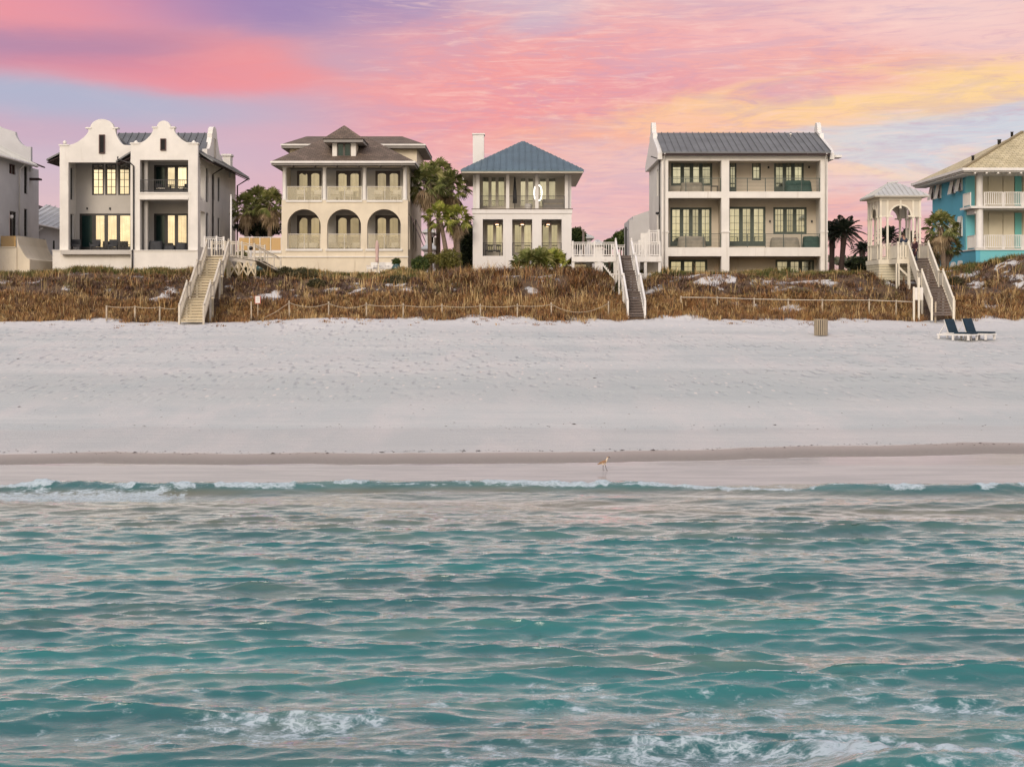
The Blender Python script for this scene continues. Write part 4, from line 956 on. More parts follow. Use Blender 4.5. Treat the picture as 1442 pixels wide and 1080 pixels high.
MB().lathe(PX(1115, 103), 103.4, [(.04, zh-.7), (.04, zh-.3), (.09, zh-.28), (.09, zh-.18)], 8).build('vent_pipe', 'white', rf)
for sx in (-1, 1):
    X0 = (x0-.28 if sx < 0 else x1+.12)
    pr = [(ye+.35, zT-.4), (ye+.35, zl-.05), (ye+.9, zl+.3), (yr-1.35, zh-.55), (yr-1.25, zh-.2), (yr-.8, zh-.1)]+[(yr-.55*math.cos(t*math.pi/8), zh+.05+.7*math.sin(t*math.pi/8)) for t in range(9)]
    pr += [(yr+.8, zh-.1), (yr+1.25, zh-.2), (yr+1.35, zh-.55), (109.2, zl-.05), (109.2, zT-.4)]
    g_ = MB(lambda u, d, z: (X0+d, u, z)); g_.prism(pr, 0, .32 if sx < 0 else .3); g_.build('gable_parapet', 'white', h4)
MB().box(x1+.003, x1+1.05, Y4+.2, Y4+1.3, PZ(221.5, Y4), PZ(218, Y4)).build('corbel', 'white', h4)
for X_ in (x0+.18, x1-.18): downspout(h4, [(X_, ye+.0, zl-.1), (X_, Y4-.12, zT-.3), (X_, Y4-.12, 6.6)], 'white', .05)
downspout(h4, [(x0-.7, Y4+.5, PZ(219.5, Y4)), (x0-.25, Y4+.5, PZ(222.5, Y4)), (x0-.1, Y4+.5, PZ(226, Y4)), (x0-.1, Y4+.5, PZ(345, Y4))], 'bronze', .04)
for a, b_ in ((1015, 236), (1082, 236), (1139, 236), (1084, 312), (1143, 312)): MB().box(PX(a, Yd)-.05, PX(a, Yd)+.05, Yd-.12, Yd-.003, PZ(b_+1.5, Yd), PZ(b_-1.5, Yd)).build('wall_light', 'iron', h4)
MB().lathe(PX(925.5, 101.5), 101.4, [(.03, PZ(302, 101)), (.14, PZ(301, 101)), (.12, PZ(298.5, 101))], 10).build('wall_light', 'iron', h4)
Yg = 112; gw = MB(); gw.prism(P2([(886, 392), (886, 309.8), (891, 309.8), (891, 305), (921, 294.5), (940, 288), (940, 392)], Yg), Yg, Yg+5); gw.build('rear_wing', 'stucco_grey', h4)
# ---------------------------------------------------------------- turquoise house on the right
Y5 = 97.0
h5 = T('turquoise_house', 'turquoise two storey house with cream tiled roof and white columns at the right edge', 'house', (PX(1442, Y5), 101, BZ))
xs = PX(1374, Y5); zb_ = PZ(352.5, Y5); Yw = 99.4; zsof = PZ(239, Y5)
MB().box(xs+.3, xs+16, Y5, Y5+.3, 5.5, zb_).build('base_wall', 'teal', h5)
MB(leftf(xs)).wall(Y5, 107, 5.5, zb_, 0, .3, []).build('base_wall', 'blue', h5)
MB().box(xs-.06, xs+16, Y5-.08, Yw+.3, zb_+.002, PZ(349.5, Y5)-.05).box(xs-.06, xs+.28, Yw+.3, 107, zb_+.002, PZ(349.5, Y5)-.05).build('band', 'white', h5)
zb2 = PZ(349.5, Y5)-.04
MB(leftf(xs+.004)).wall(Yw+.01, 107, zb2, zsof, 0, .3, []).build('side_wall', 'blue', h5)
MB().box(xs+.005, xs+.62, Yw-.3, Yw+.005, zb2, zsof).build('porch_wall', 'teal', h5)
MB().box(xs+.62, xs+16, Yw-.02, Yw+.28, zb2, zsof).build('porch_wall', 'shutter', h5)
MB().box(xs+15.7, xs+16, Yw+.3, 107, 5.5, zsof).box(xs+.3, xs+15.7, 106.7, 107, 5.5, zsof).build('rear_wall', 'teal', h5)
def panel(par, a, b_, c_, d_, Y, mat, name='shutter', dd=.06):
    return MB().box(PX(a, Y), PX(b_, Y), Y-dd-.05, Y-.024, PZ(d_, Y), PZ(c_, Y)).build(name, mat, par)
Yp = Yw-.02
for c_, d_ in ((243, 290), (301, 350)):
    for a, b_ in ((1391.5, 1411), (1412, 1427)): panel(h5, a, b_, c_, d_, Yp, 'shutter')
    panel(h5, 1428.5, 1438, c_-1, d_, Yp, 'aqua', 'wall_panel')
    for a, b_ in ((1440, 1458), (1459, 1475)): panel(h5, a, b_, c_, d_, Yp, 'shutter')
MB().box(xs-.35, xs+16, Y5-.1, Yw-.09, PZ(293.5, Y5), PZ(290.3, Y5)).build('balcony_floor', 'white', h5)
MB().box(xs+.05, xs+.45, Y5+.35, Yw-.31, PZ(300.5, Y5), PZ(294, Y5)).build('beam', 'white', h5)
for xc_ in (PX(1381.3, Y5), PX(1381.3, Y5)+6.6):
    MB().lathe(xc_, Y5+.28, [(.30, zb2+.003), (.30, zb2+.12), (.25, zb2+.16), (.245, zb2+2), (.21, zsof-.3), (.27, zsof-.22), (.27, zsof-.03)], 16).build('column', 'white', h5)
for zz_, px_ in ((PZ(290.2, Y5)+.02, 1387), (zb2, 1387)):
    railing(h5, front(Y5+.2), PX(px_, Y5), PX(1414, Y5), zz_, .95, 'white', 'white', 2, w=.05, bs=.14)
    railing(h5, front(Y5+.2), PX(1414.6, Y5), PX(1441, Y5), zz_, .95, 'white', 'white', 2, w=.05, bs=.14)
    railing(h5, front(Y5+.2), PX(1441.6, Y5), PX(1500, Y5), zz_, .95, 'white', 'white', 3, w=.05, bs=.14)
    railing(h5, leftf(xs+.1 if zz_ < 10 else xs-.2), Y5+.45, Yw-.35, zz_, .95, 'white', 'white', 2, w=.05, bs=.14)
ex, ey = PX(1357, 96), 96.0; zE = PZ(237, 96); T_ = 6.2; T2 = T_
rf = MB(); rx = ex+T_; rf.hip(ex, ex+18.5, ey, ey+12.4, zE, ex+T_, ex+12.3, ey+T_, ey+T_+.01, zE+.515*T_, .08); rf = rf.build('roof', 'tile_cream', h5)
MB().box(ex+.03, ex+18.4, ey+.03, ey+12.3, zE-.24, zE-.085).build('soffit', 'white', h5)
MB().box(ex-.08, ex+18.4, ey-.09, ey+.02, zE-.16, zE+.02).box(ex-.09, ex+.02, ey+.02, ey+12.4, zE-.16, zE+.02).build('gutter', 'white', h5)
bk_ = MB()
for i in range(28): MB().box(ex+.1, ex+1.0, ey+.6+i*.42, ey+.72+i*.42, zE-.36, zE-.245).build('rafter_tail', 'white', h5)
for i in range(14): MB().box(ex+.75+i*.78, ex+.87+i*.78, ey+.08, ey+.5, zE-.36, zE-.245).build('rafter_tail', 'white', h5)
MB().bar((ex+.02, ey+.02, zE+.04), (ex+T_, ey+T_, zE+.515*T_+.05), .22, .09).build('hip_cap', 'tile_cream', rf)
for t, s_ in ((3.2, .13), (.4, .10), (4.6, .10)):
    MB().lathe(ex+t+1.2, ey+t+2.6, [(s_, zE+.515*(t+1.2)), (s_, zE+.515*(t+1.2)+.3), (s_*1.4, zE+.515*(t+1.2)+.34)], 8).build('vent_pipe', 'iron', rf)
yv = lambda px: xs*FOC/(px-721)
for a, b_, c_, d_ in ((1351, 1357.8, 244, 270), (1340, 1347, 248, 274), (1320.6, 1327, 254, 280.6), (1313, 1317.5, 257, 282), (1350, 1357.5, 304.5, 334), (1338, 1345.5, 309, 337), (1320, 1326, 313, 340), (1351, 1356.8, 367, 384), (1342, 1347, 369, 386), (1331, 1336, 371, 387)):
    ya, yb_ = yv(b_-.8), yv(a-.2+1.2); ym = (ya+yb_)/2; z0, z1 = PZ(d_, ym), PZ(c_, ym)
    if ya < Yw+.3 and c_ < 360: ya = Yw+.35; yb_ = max(yb_, ya+.85)
    yb_ = max(yb_, ya+.8)
    wn = window(h5, leftf(xs), ya+.05, yb_-.05, z0+.05, z1-.05, n=1, mz=1, fm='white_shutter', gm='glass_dark', d=-.06, fw=.06)
    s_ = MB(); s_.slope((xs-.36, yb_, z0+.05), (xs-.36, ya, z0+.05), (xs-.09, ya, z1), (xs-.09, yb_, z1), .05)
    s_.build('shutter', 'white_shutter', h5)
# ================================================================ stairs, walkways, gazebo
def stairs(name, label, loc, rz, w, flights, rise, run, land, tm, rm, sm, h=.95, riser=True, zg=None, cat='stairs', solid=False):
    t = T(name, label, cat, loc, rz, local=True)
    y = z = 0.0; hw = w/2
    tr = bpy.data.meshes.new('tread')
    a = MB(); a.box(-hw, hw, -.03, run, rise-.045, rise)
    if riser: a.box(-hw+.01, hw-.01, .0, .02, .0, rise-.085)
    first = a.build('tread', tm, t)
    def side(y0, z0, y1, z1, sx, nm='handrail'):
        r = MB(); x = sx*(hw+.04)
        r.bar((x, y0, z0+h), (x, y1, z1+h), .11, .045)
        r.bar((x, y0, z0+.14), (x, y1, z1+.14), .04, .07); r.bar((x, y0, z0+h-.13), (x, y1, z1+h-.13), .04, .06)
        n = max(2, int((y1-y0)/.16))
        for i in range(n):
            f = (i+.5)/n; yy_ = y0+(y1-y0)*f; zz_ = z0+(z1-z0)*f
            r.box(x-.018, x+.018, yy_-(.075 if solid else .022), yy_+(.075 if solid else .022), zz_+.15, zz_+h-.14)
        r.build(nm, rm, t)
    def post(x, yy_, z0, z1, s=.11, nm='newel_post'):
        MB().box(x-s/2, x+s/2, yy_-s/2, yy_+s/2, z0, z1).lathe(x, yy_, [(s*.35, z1), (s*.55, z1+.03), (s*.45, z1+.09), (.01, z1+.13)], 8).build(nm, rm, t)
    for fi, n in enumerate(flights):
        y0, z0 = y, z
        for i in range(n):
            o = first if (fi == 0 and i == 0) else first.copy()
            if o is not first: C.objects.link(o)
            o.location = (0, y, z); y += run; z += rise
        for sx in (-1, 1):
            s = MB(); s.bar((sx*(hw+.0), y0-.02, z0+.02), (sx*(hw+.0), y, z-.02), .05, .24); s.build('stringer', sm, t)
            side(y0, z0, y, z, sx); post(sx*(hw+.04), y0-.02, z0-(.3 if fi == 0 else 0), z0+h+.02)
            if fi < len(flights)-1 and land: side(y+.08, z, y+land-.08, z, sx)
            if fi < len(flights)-1: post(sx*(hw+.04), y+.02, z-1.6, z+h+.02)
        if fi < len(flights)-1 and land:
            l_ = MB(); l_.box(-hw, hw, y+.003, y+land, z-.045, z); l_.build('landing', tm, t)
            l_ = MB(); l_.box(-hw-.01, hw+.01, y+.02, y+.07, z-.26, z-.05); l_.box(-hw-.01, hw+.01, y+land-.08, y+land-.03, z-.26, z-.05); l_.build('joist', sm, t)
            for sx in (-1, 1):
                MB().box(sx*hw-.06, sx*hw+.06, y+land-.2, y+land-.08, z-2.6, z-.05).build('support_post', sm, t)
                MB().bar((sx*(hw-.02), y+land-.14, z-1.2), (sx*(hw-.02), y+.1, z-.15), .04, .12).build('brace', sm, t)
            y += land
    for sx in (-1, 1): post(sx*(hw+.04), y, z-.3, z+h+.05)
    for sx in (-1, 1): MB().box(sx*hw-.06, sx*hw+.06, y-.12, y, z-2.4, z-.05).build('support_post', sm, t)
    ORG[0] = Vector((0,0,0))
    return t, y, z
s1 = (-18.30, 81.1)
st1, yT1, zT1 = stairs('beach_stairs', 'pale weathered wooden stairs in three flights down the dune beside the twin gabled house', (s1[0], s1[1], 3.42), .045, 1.3, (8, 8, 8), .170, .285, 1.15, 'wood_cream', 'wood_rail', 'wood_cream')
st2, yT2, zT2 = stairs('beach_stairs', 'narrow grey tread stairs with white rails descending from the gap beside the balcony house', (7.2, 82.2, 3.72), .015, .92, (9, 8, 6), .166, .28, .75, 'wood_grey', 'white', 'white', solid=True)
st3, yT3, zT3 = stairs('beach_stairs', 'dark tread stairs with cream panelled rails leading up to the gazebo', (24.62, 81.2, 3.80), -.098, 1.14, (10, 11), .167, .29, 1.3, 'wood_grey', 'cream', 'cream', solid=True)
RC = [0]
def rail_run(par, p, q, h=.98, mat='white', bs=.13, solid=False, posts=2, pw=.1, bw=.035, org=None):
    """straight railing between two world points (floor level)"""
    p = Vector(p); q = Vector(q); d = q-p; L = Vector((d.x, d.y, 0)).length; e = Vector((d.x, d.y, 0)).normalized()
    r = MB(); up = Vector((0,0,1))
    r.bar(p+up*h, q+up*h, .11, .045); r.bar(p+up*.10, q+up*.10, .04, .06); r.bar(p+up*(h-.11), q+up*(h-.11), .035, .05)
    n = max(2, int(L/bs))
    for i in range(1, n):
        c_ = p+d*(i/n); w_ = bs*.46 if solid else bw/2
        r.bar(c_+up*.11, c_+up*(h-.12), bw, 2*w_, e)
    o = r.build('railing', mat, par)
    RC[0] += 1; pw += .004*(RC[0] % 4); h += .006*(RC[0] % 3)
    for i in range(posts):
        c_ = p+d*(i/max(1, posts-1)); MB().box(c_.x-pw/2, c_.x+pw/2, c_.y-pw/2, c_.y+pw/2, c_.z-.05, c_.z+h+.09).build('post', mat, par)
    return o
# top of the left stairs: walkway running right to the arcaded house, ramp down to its garden
tx, ty, tz = s1[0]-yT1*math.sin(.045), s1[1]+yT1*math.cos(.045), 3.42+zT1
w1 = T('boardwalk', 'pale wooden boardwalk with cross braced supports linking the left stairs to the arcaded house', 'walkway', (tx+1, ty+1, 6.3))
MB().box(tx-.75, tx+.75, ty+.01, ty+1.8, tz-.05, tz).build('deck', 'wood_cream', w1)
MB().bar((tx+.76, ty+.9, tz-.03), (tx+2.3, ty+1.3, tz-.25), 1.5, .05).bar((tx+2.31, ty+1.3, tz-.26), (tx+3.4, ty+2.6, tz-1.0), 1.3, .05).build('ramp', 'wood_rail', w1)
MB().bar((tx+.7, ty+.14, tz-.16), (tx+2.2, ty+.5, tz-.40), .05, .22).build('joist', 'wood_rail', w1)
rail_run(w1, (tx+.72, ty+.12, tz), (tx+2.25, ty+.5, tz-.22), mat='wood_rail', bs=.32, posts=3, bw=.06)
rail_run(w1, (tx+2.25, ty+.5, tz-.22), (tx+3.7, ty+1.9, tz-1.05), mat='wood_rail', bs=.5, posts=2, bw=.05)
rail_run(w1, (tx-.75, ty+1.85, tz), (tx+.95, ty+1.85, tz), mat='wood_rail', bs=.16, posts=3)
rail_run(w1, (tx+.95, ty+1.85, tz), (tx+2.6, ty+2.3, tz-.24), mat='wood_rail', bs=.32, posts=2, bw=.05)
for i, (dx_, dy_) in enumerate(((.75, .2), (1.3, .33), (1.85, .46), (2.3, .6))):
    MB().box(tx+dx_-.05, tx+dx_+.05, ty+dy_-.05, ty+dy_+.05, 5.2, tz-.1*i-.05).build('support_post', 'wood_cream', w1)
for i, (a, b_) in enumerate(((.75, 1.3), (1.3, 1.85), (1.85, 2.3))):
    zc_ = tz-.32; MB().bar((tx+a, ty+.1+a*.1, zc_), (tx+b_, ty+.1+b_*.1, zc_-.9), .04, .09).bar((tx+a, ty+.15+a*.1, zc_-.9), (tx+b_, ty+.15+b_*.1, zc_), .04, .09).build('cross_brace', 'wood_cream', w1)
gt_ = T('picket_gate', 'white picket gate and fence panel at the top of the left stairs', 'gate', (PX(302, 93.5), 93.5, 7.5))
rail_run(gt_, (PX(288, 93.5), 93.5, PZ(352, 93.5)), (PX(305, 93.5), 93.5, PZ(352, 93.5)), .82, 'white', .12)
rail_run(gt_, (PX(306.5, 93.7), 93.7, PZ(352, 93.7)), (PX(315, 93.7), 93.7, PZ(352, 93.7)), .78, 'white', .12)
fpl = T('flagpole', 'slim bare white flagpole beside the twin gabled house', 'pole', (PX(325.3, 97), 97, 6.4))
MB().tube([(PX(325.3, 97), 97, 6.2), (PX(325.3, 97), 97, PZ(276, 97))], [.075, .05], 10).build('shaft', 'white', fpl)
MB().lathe(PX(325.3, 97), 97, [(.02, PZ(276, 97)), (.06, PZ(275.4, 97)), (.06, PZ(274.8, 97)), (.01, PZ(274.1, 97))], 10).build('finial', 'white', fpl)
lp = T('lamp_post', 'white lamp post with dark cap light standing beside the teal urn', 'lamp post', (PX(353.3, 93.5), 93.5, 6.4)); X_ = PX(353.3, 93.5)
MB().box(X_-.07, X_+.07, 93.43, 93.57, 6.1, PZ(352.5, 93.5)).build('post', 'white', lp)
MB().lathe(X_, 93.5, [(.10, PZ(352.4, 93.5)), (.13, PZ(350, 93.5)), (.17, PZ(349.5, 93.5)), (.04, PZ(346.5, 93.5)), (.01, PZ(346, 93.5))], 10).build('lamp', 'iron', lp)
# decks either side of the middle stairs
def deck(name, label, x0, x1, Y, zt, posts, depth=5, stripes=True):
    d = T(name, label, 'deck', ((x0+x1)/2, Y, 6.2))
    MB().box(x0, x1, Y, Y+depth, zt-.06, zt).build('deck', 'wood_grey', d)
    MB().box(x0-.02, x1+.02, Y-.05, Y-.003, zt-.34, zt+.01).build('fascia', 'white', d)
    for p in posts: MB().box(p-.09, p+.09, Y+.02, Y+.2, 5.6, zt-.07).build('support_post', 'white', d)
    return d
Yd_ = 92.5; zt_ = PZ(361.5, Yd_)
k1 = deck('side_deck', 'white railed deck between the pyramid roof house and the grey tread stairs', PX(805.5, Yd_), PX(868, Yd_), Yd_, zt_, [PX(807, Yd_), PX(839.5, Yd_), PX(866, Yd_)])
rail_run(k1, (PX(806.5, Yd_), Yd_+.05, zt_), (PX(867.5, Yd_), Yd_+.05, zt_), .92, bs=.155, posts=3, bw=.05)
rail_run(k1, (PX(868, Yd_), Yd_+4.4, zt_), (PX(888, Yd_), Yd_+4.4, zt_), .92, bs=.155, posts=2, bw=.05)
k2 = deck('side_deck', 'white railed deck between the grey tread stairs and the balcony house', PX(888.5, Yd_), PX(931, Yd_), Yd_, zt_, [PX(909, Yd_), PX(929, Yd_)])
rail_run(k2, (PX(889.5, Yd_), Yd_+.05, zt_), (PX(929, Yd_), Yd_+.05, zt_), .92, bs=.155, posts=3, bw=.05)
MB().box(PX(868.5, Yd_), PX(888, Yd_), Yd_-1.6, Yd_+4.4, zt_-.1, zt_-.03).build('deck', 'wood_grey', k2)
rail_run(k2, (PX(900, 96), 96, zt_+.3), (PX(914, 96), 96, zt_+1.0), .85, bs=.16, posts=2, bw=.05)
rail_run(k2, (PX(914, 96), 96, zt_+1.0), (PX(927.5, 96), 96, zt_+1.0), .85, bs=.16, posts=2, bw=.05)
MB().box(PX(901, 98), PX(915, 98), 97.5, 98, 6, PZ(329, 98)).build('wall', 'stucco', k2)
MB().box(PX(911, 94), PX(929, 94), 94, 94.1, 5.8, PZ(365, 94)).build('skirt', 'stucco_beige', k2)
MB().box(PX(892, 93), PX(930, 93), 93, 93.1, 5.8, PZ(385, 93)).build('skirt', 'stucco_h3', k2)
MB().box(PX(808, 95), PX(837, 95), 95, 95.1, PZ(371, 95), PZ(367.5, 95)).box(PX(826, 95), PX(834, 95), 95, 95.1, 6, PZ(371.2, 95)).build('screen', 'white', k1)
MB().box(PX(808, 95.3), PX(826, 95.3), 95.3, 95.35, 6, PZ(371, 95)).build('window', 'glass_dull', k1)
pp_ = T('shower_post', 'dark wooden post standing at the head of the grey tread stairs', 'post', (PX(881.5, 94.5), 94.5, zt_))
MB().box(PX(880, 94.5), PX(882.8, 94.5), 94.4, 94.6, zt_-.02, PZ(320, 94.5)).build('post', 'iron', pp_)
MB().bar((PX(881.4, 94.5), 94.38, PZ(325, 94.5)), (PX(884, 94.5), 94.38, PZ(324, 94.5)), .05).build('shower_head', 'iron', pp_)
p2_ = T('deck_post', 'weathered brown post behind the white railed deck', 'post', (PX(821.5, 97.5), 97.5, zt_))
MB().box(PX(820, 97.5), PX(823, 97.5), 97.45, 97.6, zt_-.3, PZ(323, 97.5)).build('post', 'wood_grey', p2_)
br = T('broken_rail', 'loose white stair rail leaning off the left side of the grey tread stairs', 'railing', (PX(856, 89), 89, PZ(390, 89)))
a, b_ = Vector((PX(848.5, 89), 89, PZ(373, 89))), Vector((PX(865, 89), 89, PZ(393, 89)))
MB().bar(a, b_, .09, .06).build('handrail', 'white', br)
b2 = MB()
for i in range(7): q = a+(b_-a)*(i+.5)/7; b2.box(q.x-.03, q.x+.03, q.y-.03, q.y+.03, q.z+.03, q.z+.16)
b2.build('baluster', 'white', br)
MB().bar((PX(858, 89), 89, PZ(386.5, 89)), (PX(873, 89), 89, PZ(386, 89)), .07, .07).build('rail', 'white', br)
# ---------------------------------------------------------------- gazebo
Yg = 90.6; gx0, gx1 = PX(1239, Yg), PX(1297.3, Yg); gy1 = 93.8; zF = PZ(366, Yg); zE_ = PZ(275.5, Yg)
gz_ = T('gazebo', 'cream wooden gazebo with arched openings and pale metal hipped roof above the right stairs', 'gazebo', ((gx0+gx1)/2, (Yg+gy1)/2, 6.0))
MB().box(gx0-.05, gx1+.05, Yg-.02, gy1+.05, zF-.12, zF).build('floor', 'wood_grey', gz_)
MB().box(gx0-.07, gx1+.07, Yg-.06, Yg-.021, zF-.28, zF+.01).box(gx0-.09, gx0-.052, Yg-.02, gy1+.05, zF-.28, zF+.01).build('trim', 'cream', gz_)
sk = MB()
for i in range(8):
    z1 = zF-.29-i*.17; sk.box(gx0-.03, gx1, Yg-.01, Yg+.03, z1-.15, z1); sk.box(gx0-.05, gx0-.01, Yg+.031, gy1, z1-.15, z1)
sk.build('skirting', 'lap', gz_)
MB().box(gx0+.01, gx1-.01, Yg+.04, gy1-.01, 5.6, zF-.3).build('base', 'dark', gz_)
zs_ = PZ(304, Yg); hwid = gx1-gx0
def gpost(x, y, s=.12): 
    MB().box(x-s/2, x+s/2, y-s/2, y+s/2, zF+.002, zE_-.3).box(x-s*.8, x+s*.8, y-s*.8, y+s*.8, zs_-.12, zs_-.02).build('post', 'cream', gz_)
fx = [gx0+.07, gx0+hwid*.19, gx1-hwid*.19, gx1-.07]
for x in fx: gpost(x, Yg+.07); gpost(x, gy1-.07)
sy = [Yg+.07+(gy1-Yg-.14)*.22, Yg+.07+(gy1-Yg-.14)*.78]
for y_ in sy: gpost(gx0+.07, y_); gpost(gx1-.07, y_)
MB().box(gx0-.02, gx1+.02, Yg-.02, Yg+.16, zE_-.3, zE_).box(gx0-.02, gx1+.02, gy1-.16, gy1+.02, zE_-.3, zE_).box(gx0-.02, gx0+.16, Yg+.16, gy1-.16, zE_-.3, zE_).box(gx1-.16, gx1+.02, Yg+.16, gy1-.16, zE_-.3, zE_).build('beam', 'cream', gz_)
def arch_panel(fr, u0, u1):
    m_ = MB(fr); r = (u1-u0)/2; cx = (u0+u1)/2; zt = zE_-.3; n = 16
    for rr, th0, th1, mat_ in ((r, .0, .05, 0),):
        for i in range(n):
            a, b_ = math.pi-math.pi*i/n, math.pi-math.pi*(i+1)/n
            A = (cx+r*math.cos(a), zs_+r*math.sin(a)); B = (cx+r*math.cos(b_), zs_+r*math.sin(b_))
            for d in (.0, .05): m_.face([(A[0], d, min(A[1], zt)), (B[0], d, min(B[1], zt)), (B[0], d, zt), (A[0], d, zt)])
    m_.build('arch_panel', 'stucco_beige', gz_)
    t_ = MB(fr)
    for i in range(n):
        a, b_ = math.pi-math.pi*i/n, math.pi-math.pi*(i+1)/n
        pts = [(cx+q*math.cos(w_), zs_+q*math.sin(w_)) for q, w_ in ((r, a), (r, b_), (r-.11, b_), (r-.11, a))]
        t_.prism([(x, z) for x, z in pts], -.03, .08)
    t_.box(cx-.06, cx+.06, -.05, .1, zs_+r-.3, zt-.0); t_.box(u0, u0+.28, -.02, .06, zs_-.07, zs_+.02); t_.box(u1-.28, u1, -.02, .06, zs_-.07, zs_+.02)
    t_.build('arch_trim', 'cream', gz_)
for fr_, u0, u1 in ((front(Yg+.03), fx[1]+.06, fx[2]-.06), (front(gy1-.08), fx[1]+.06, fx[2]-.06), (leftf(gx0+.03), sy[0]+.06, sy[1]-.06), (rightf(gx1-.03), sy[0]+.06, sy[1]-.06)):
    arch_panel(fr_, u0, u1)
for a, b_ in ((fx[0], fx[1]), (fx[2], fx[3])):
    for ya_ in (Yg+.05, gy1-.08): MB().box(a+.06, b_-.06, ya_, ya_+.03, zs_, zE_-.3).build('lattice_panel', 'siding', gz_)
    MB().box(a+.06, b_-.06, Yg+.02, Yg+.12, zs_-.07, zs_-.003).build('trim', 'cream', gz_)
for a, b_ in ((Yg+.13, sy[0]-.06), (sy[1]+.06, gy1-.13)):
    MB().box(gx0+.04, gx0+.07, a, b_, zs_, zE_-.3).build('lattice_panel', 'siding', gz_)
rail_run(gz_, (fx[0], Yg+.07, zF), (fx[1], Yg+.07, zF), .98, 'cream', .1)
rail_run(gz_, (gx0+.07, Yg+.13, zF), (gx0+.07, gy1-.1, zF), .98, 'cream', .12, solid=True)
rail_run(gz_, (gx1-.07, Yg+.13, zF), (gx1-.07, gy1-.1, zF), .98, 'cream', .12, solid=True)
rail_run(gz_, (gx0+.1, gy1-.07, zF), (gx1-.1, gy1-.07, zF), .98, 'cream', .12)
gr = MB(); gr.hip(gx0-.42, gx1+.42, Yg-.42, gy1+.42, zE_-.0, PX(1256, 92.2)-.25, PX(1256, 92.2)+.35, 92.15, 92.25, PZ(258.5, 92.2), .06, .3, rh=.035); gr = gr.build('roof', 'pale_roof', gz_)
MB().box(gx0-.40, gx1+.40, Yg-.40, gy1+.40, zE_-.11, zE_-.062).build('soffit', 'siding', gz_)
MB().bar((PX(1256, 92.2)-.3, 92.2, PZ(258.2, 92.2)), (PX(1256, 92.2)+.4, 92.2, PZ(256, 92.2)), .16, .1).build('ridge_cap', 'pale_roof', gr)
# platform joining gazebo and stair head
t3x, t3y, t3z = 24.62+yT3*math.sin(.098), 81.2+yT3*math.cos(.098), 3.80+zT3
pl = T('gazebo_platform', 'cream railed landing platform between the gazebo and the right stairs', 'walkway', (t3x-.5, t3y+.8, 6))
MB().box(gx0+.6, t3x+.7, t3y+.03, Yg-.07, zF-.16, zF-.02).build('deck', 'wood_grey', pl)
MB().box(gx0+.58, t3x-.6, t3y-.02, t3y+.027, zF-.3, zF).build('fascia', 'cream', pl)
MB().box(gx0+.54, gx0+.595, t3y+.03, Yg-.08, zF-.3, zF).build('fascia', 'cream', pl)
rail_run(pl, (gx0+.62, Yg-.12, zF-.02), (gx0+.62, t3y+.1, zF-.02), .98, 'cream', .12, solid=True)
rail_run(pl, (gx0+.62, t3y+.06, zF-.02), (t3x-.62, t3y+.06, zF-.02), .98, 'cream', .14, solid=True, posts=3)
rail_run(pl, (t3x+.64, t3y+.1, zF-.02), (t3x+.64, Yg-.1, zF-.02), .98, 'cream', .14, solid=True, posts=2)
sk = MB()
for i in range(7): z1 = zF-.32-i*.17; sk.box(gx0+.6, t3x-1.35, t3y+.05, t3y+.09, z1-.14, z1)
sk.build('skirting', 'lap', pl)
for x in (gx0+.62, t3x-1.35, t3x-.62): MB().box(x-.07, x+.07, t3y-.05, t3y+.04, 5.0, zF-.3).build('support_post', 'cream', pl)
MB().bar((t3x-1.3, t3y+.02, zF-.45), (t3x-.62, t3y+.02, zF-1.1), .05, .12).build('brace', 'cream', pl)
nb = T('notice_board', 'blank white notice board fixed beside the foot of the gazebo stairs', 'sign', (PX(1294, 82.5), 82.5, 3.9))
MB().box(PX(1287.5, 82.5), PX(1300, 82.5), 82.5, 82.54, PZ(422.5, 82.5), PZ(405, 82.5)).build('board', 'white', nb)
for a in (1286.5, 1293.5): MB().box(PX(a, 82.5)-.05, PX(a, 82.5)+.05, 82.41, 82.49, 3.2, PZ(404 if a < 1290 else 391, 82.5)).build('post', 'cream', nb)
# ================================================================ fences, sign, beach furniture
def zray(py, Y): return PZ(py, Y)
f1 = T('rope_fence', 'long sagging rope fence on thin posts along the dune foot left of the middle stairs', 'fence', (PX(600, 83), 83, 3.9))
tops = []
for px, top in ((354, 424.5), (407.6, 423.5), (462.7, 424.5), (516.4, 426), (567.8, 427), (622.5, 428), (677, 428), (728.6, 427.5), (776.8, 426), (857, 424)):
    Y = 82.6; x = PX(px, Y); zt = PZ(top, Y); zb0 = gz(x, Y)-.25
    MB().tube([(x, Y, zb0), (x+rnd.uniform(-.03, .03), Y, zt)], .042, 7).build('post', 'post_wood', f1); tops.append((x, Y-.07, zt-.12))
rp = []
for i, (a, b_) in enumerate(zip(tops, tops[1:])):
    if i == 0: pts = [(b_[0]-1.6, b_[1], b_[2]-.95), (b_[0]-.8, b_[1], b_[2]-.55), b_]
    else:
        sag = .22 if i < 3 else (.08 if i < 8 else .5); pts = [tuple(a[k]+(b_[k]-a[k])*t/8-(sag*(1-(t/4-1)**2) if k == 2 else 0) for k in range(3)) for t in range(9)]
    MB().tube(pts, .019, 6).build('rope', 'rope', f1)
f0 = T('rope_fence', 'short rope fence left of the pale wooden stairs', 'fence', (PX(200, 82), 82, 3.9))
q = []
for px in (225, 190, 150):
    x = PX(px, 82.2); zt = PZ(431.5-(225-px)*.02, 82.2); MB().tube([(x, 82.2, gz(x, 82.2)-.2), (x, 82.2, zt)], .05, 7).build('post', 'post_wood', f0); q.append((x, 82.13, zt-.05))
q = [(PX(247, 82), 82.1, PZ(434.5, 82))]+q
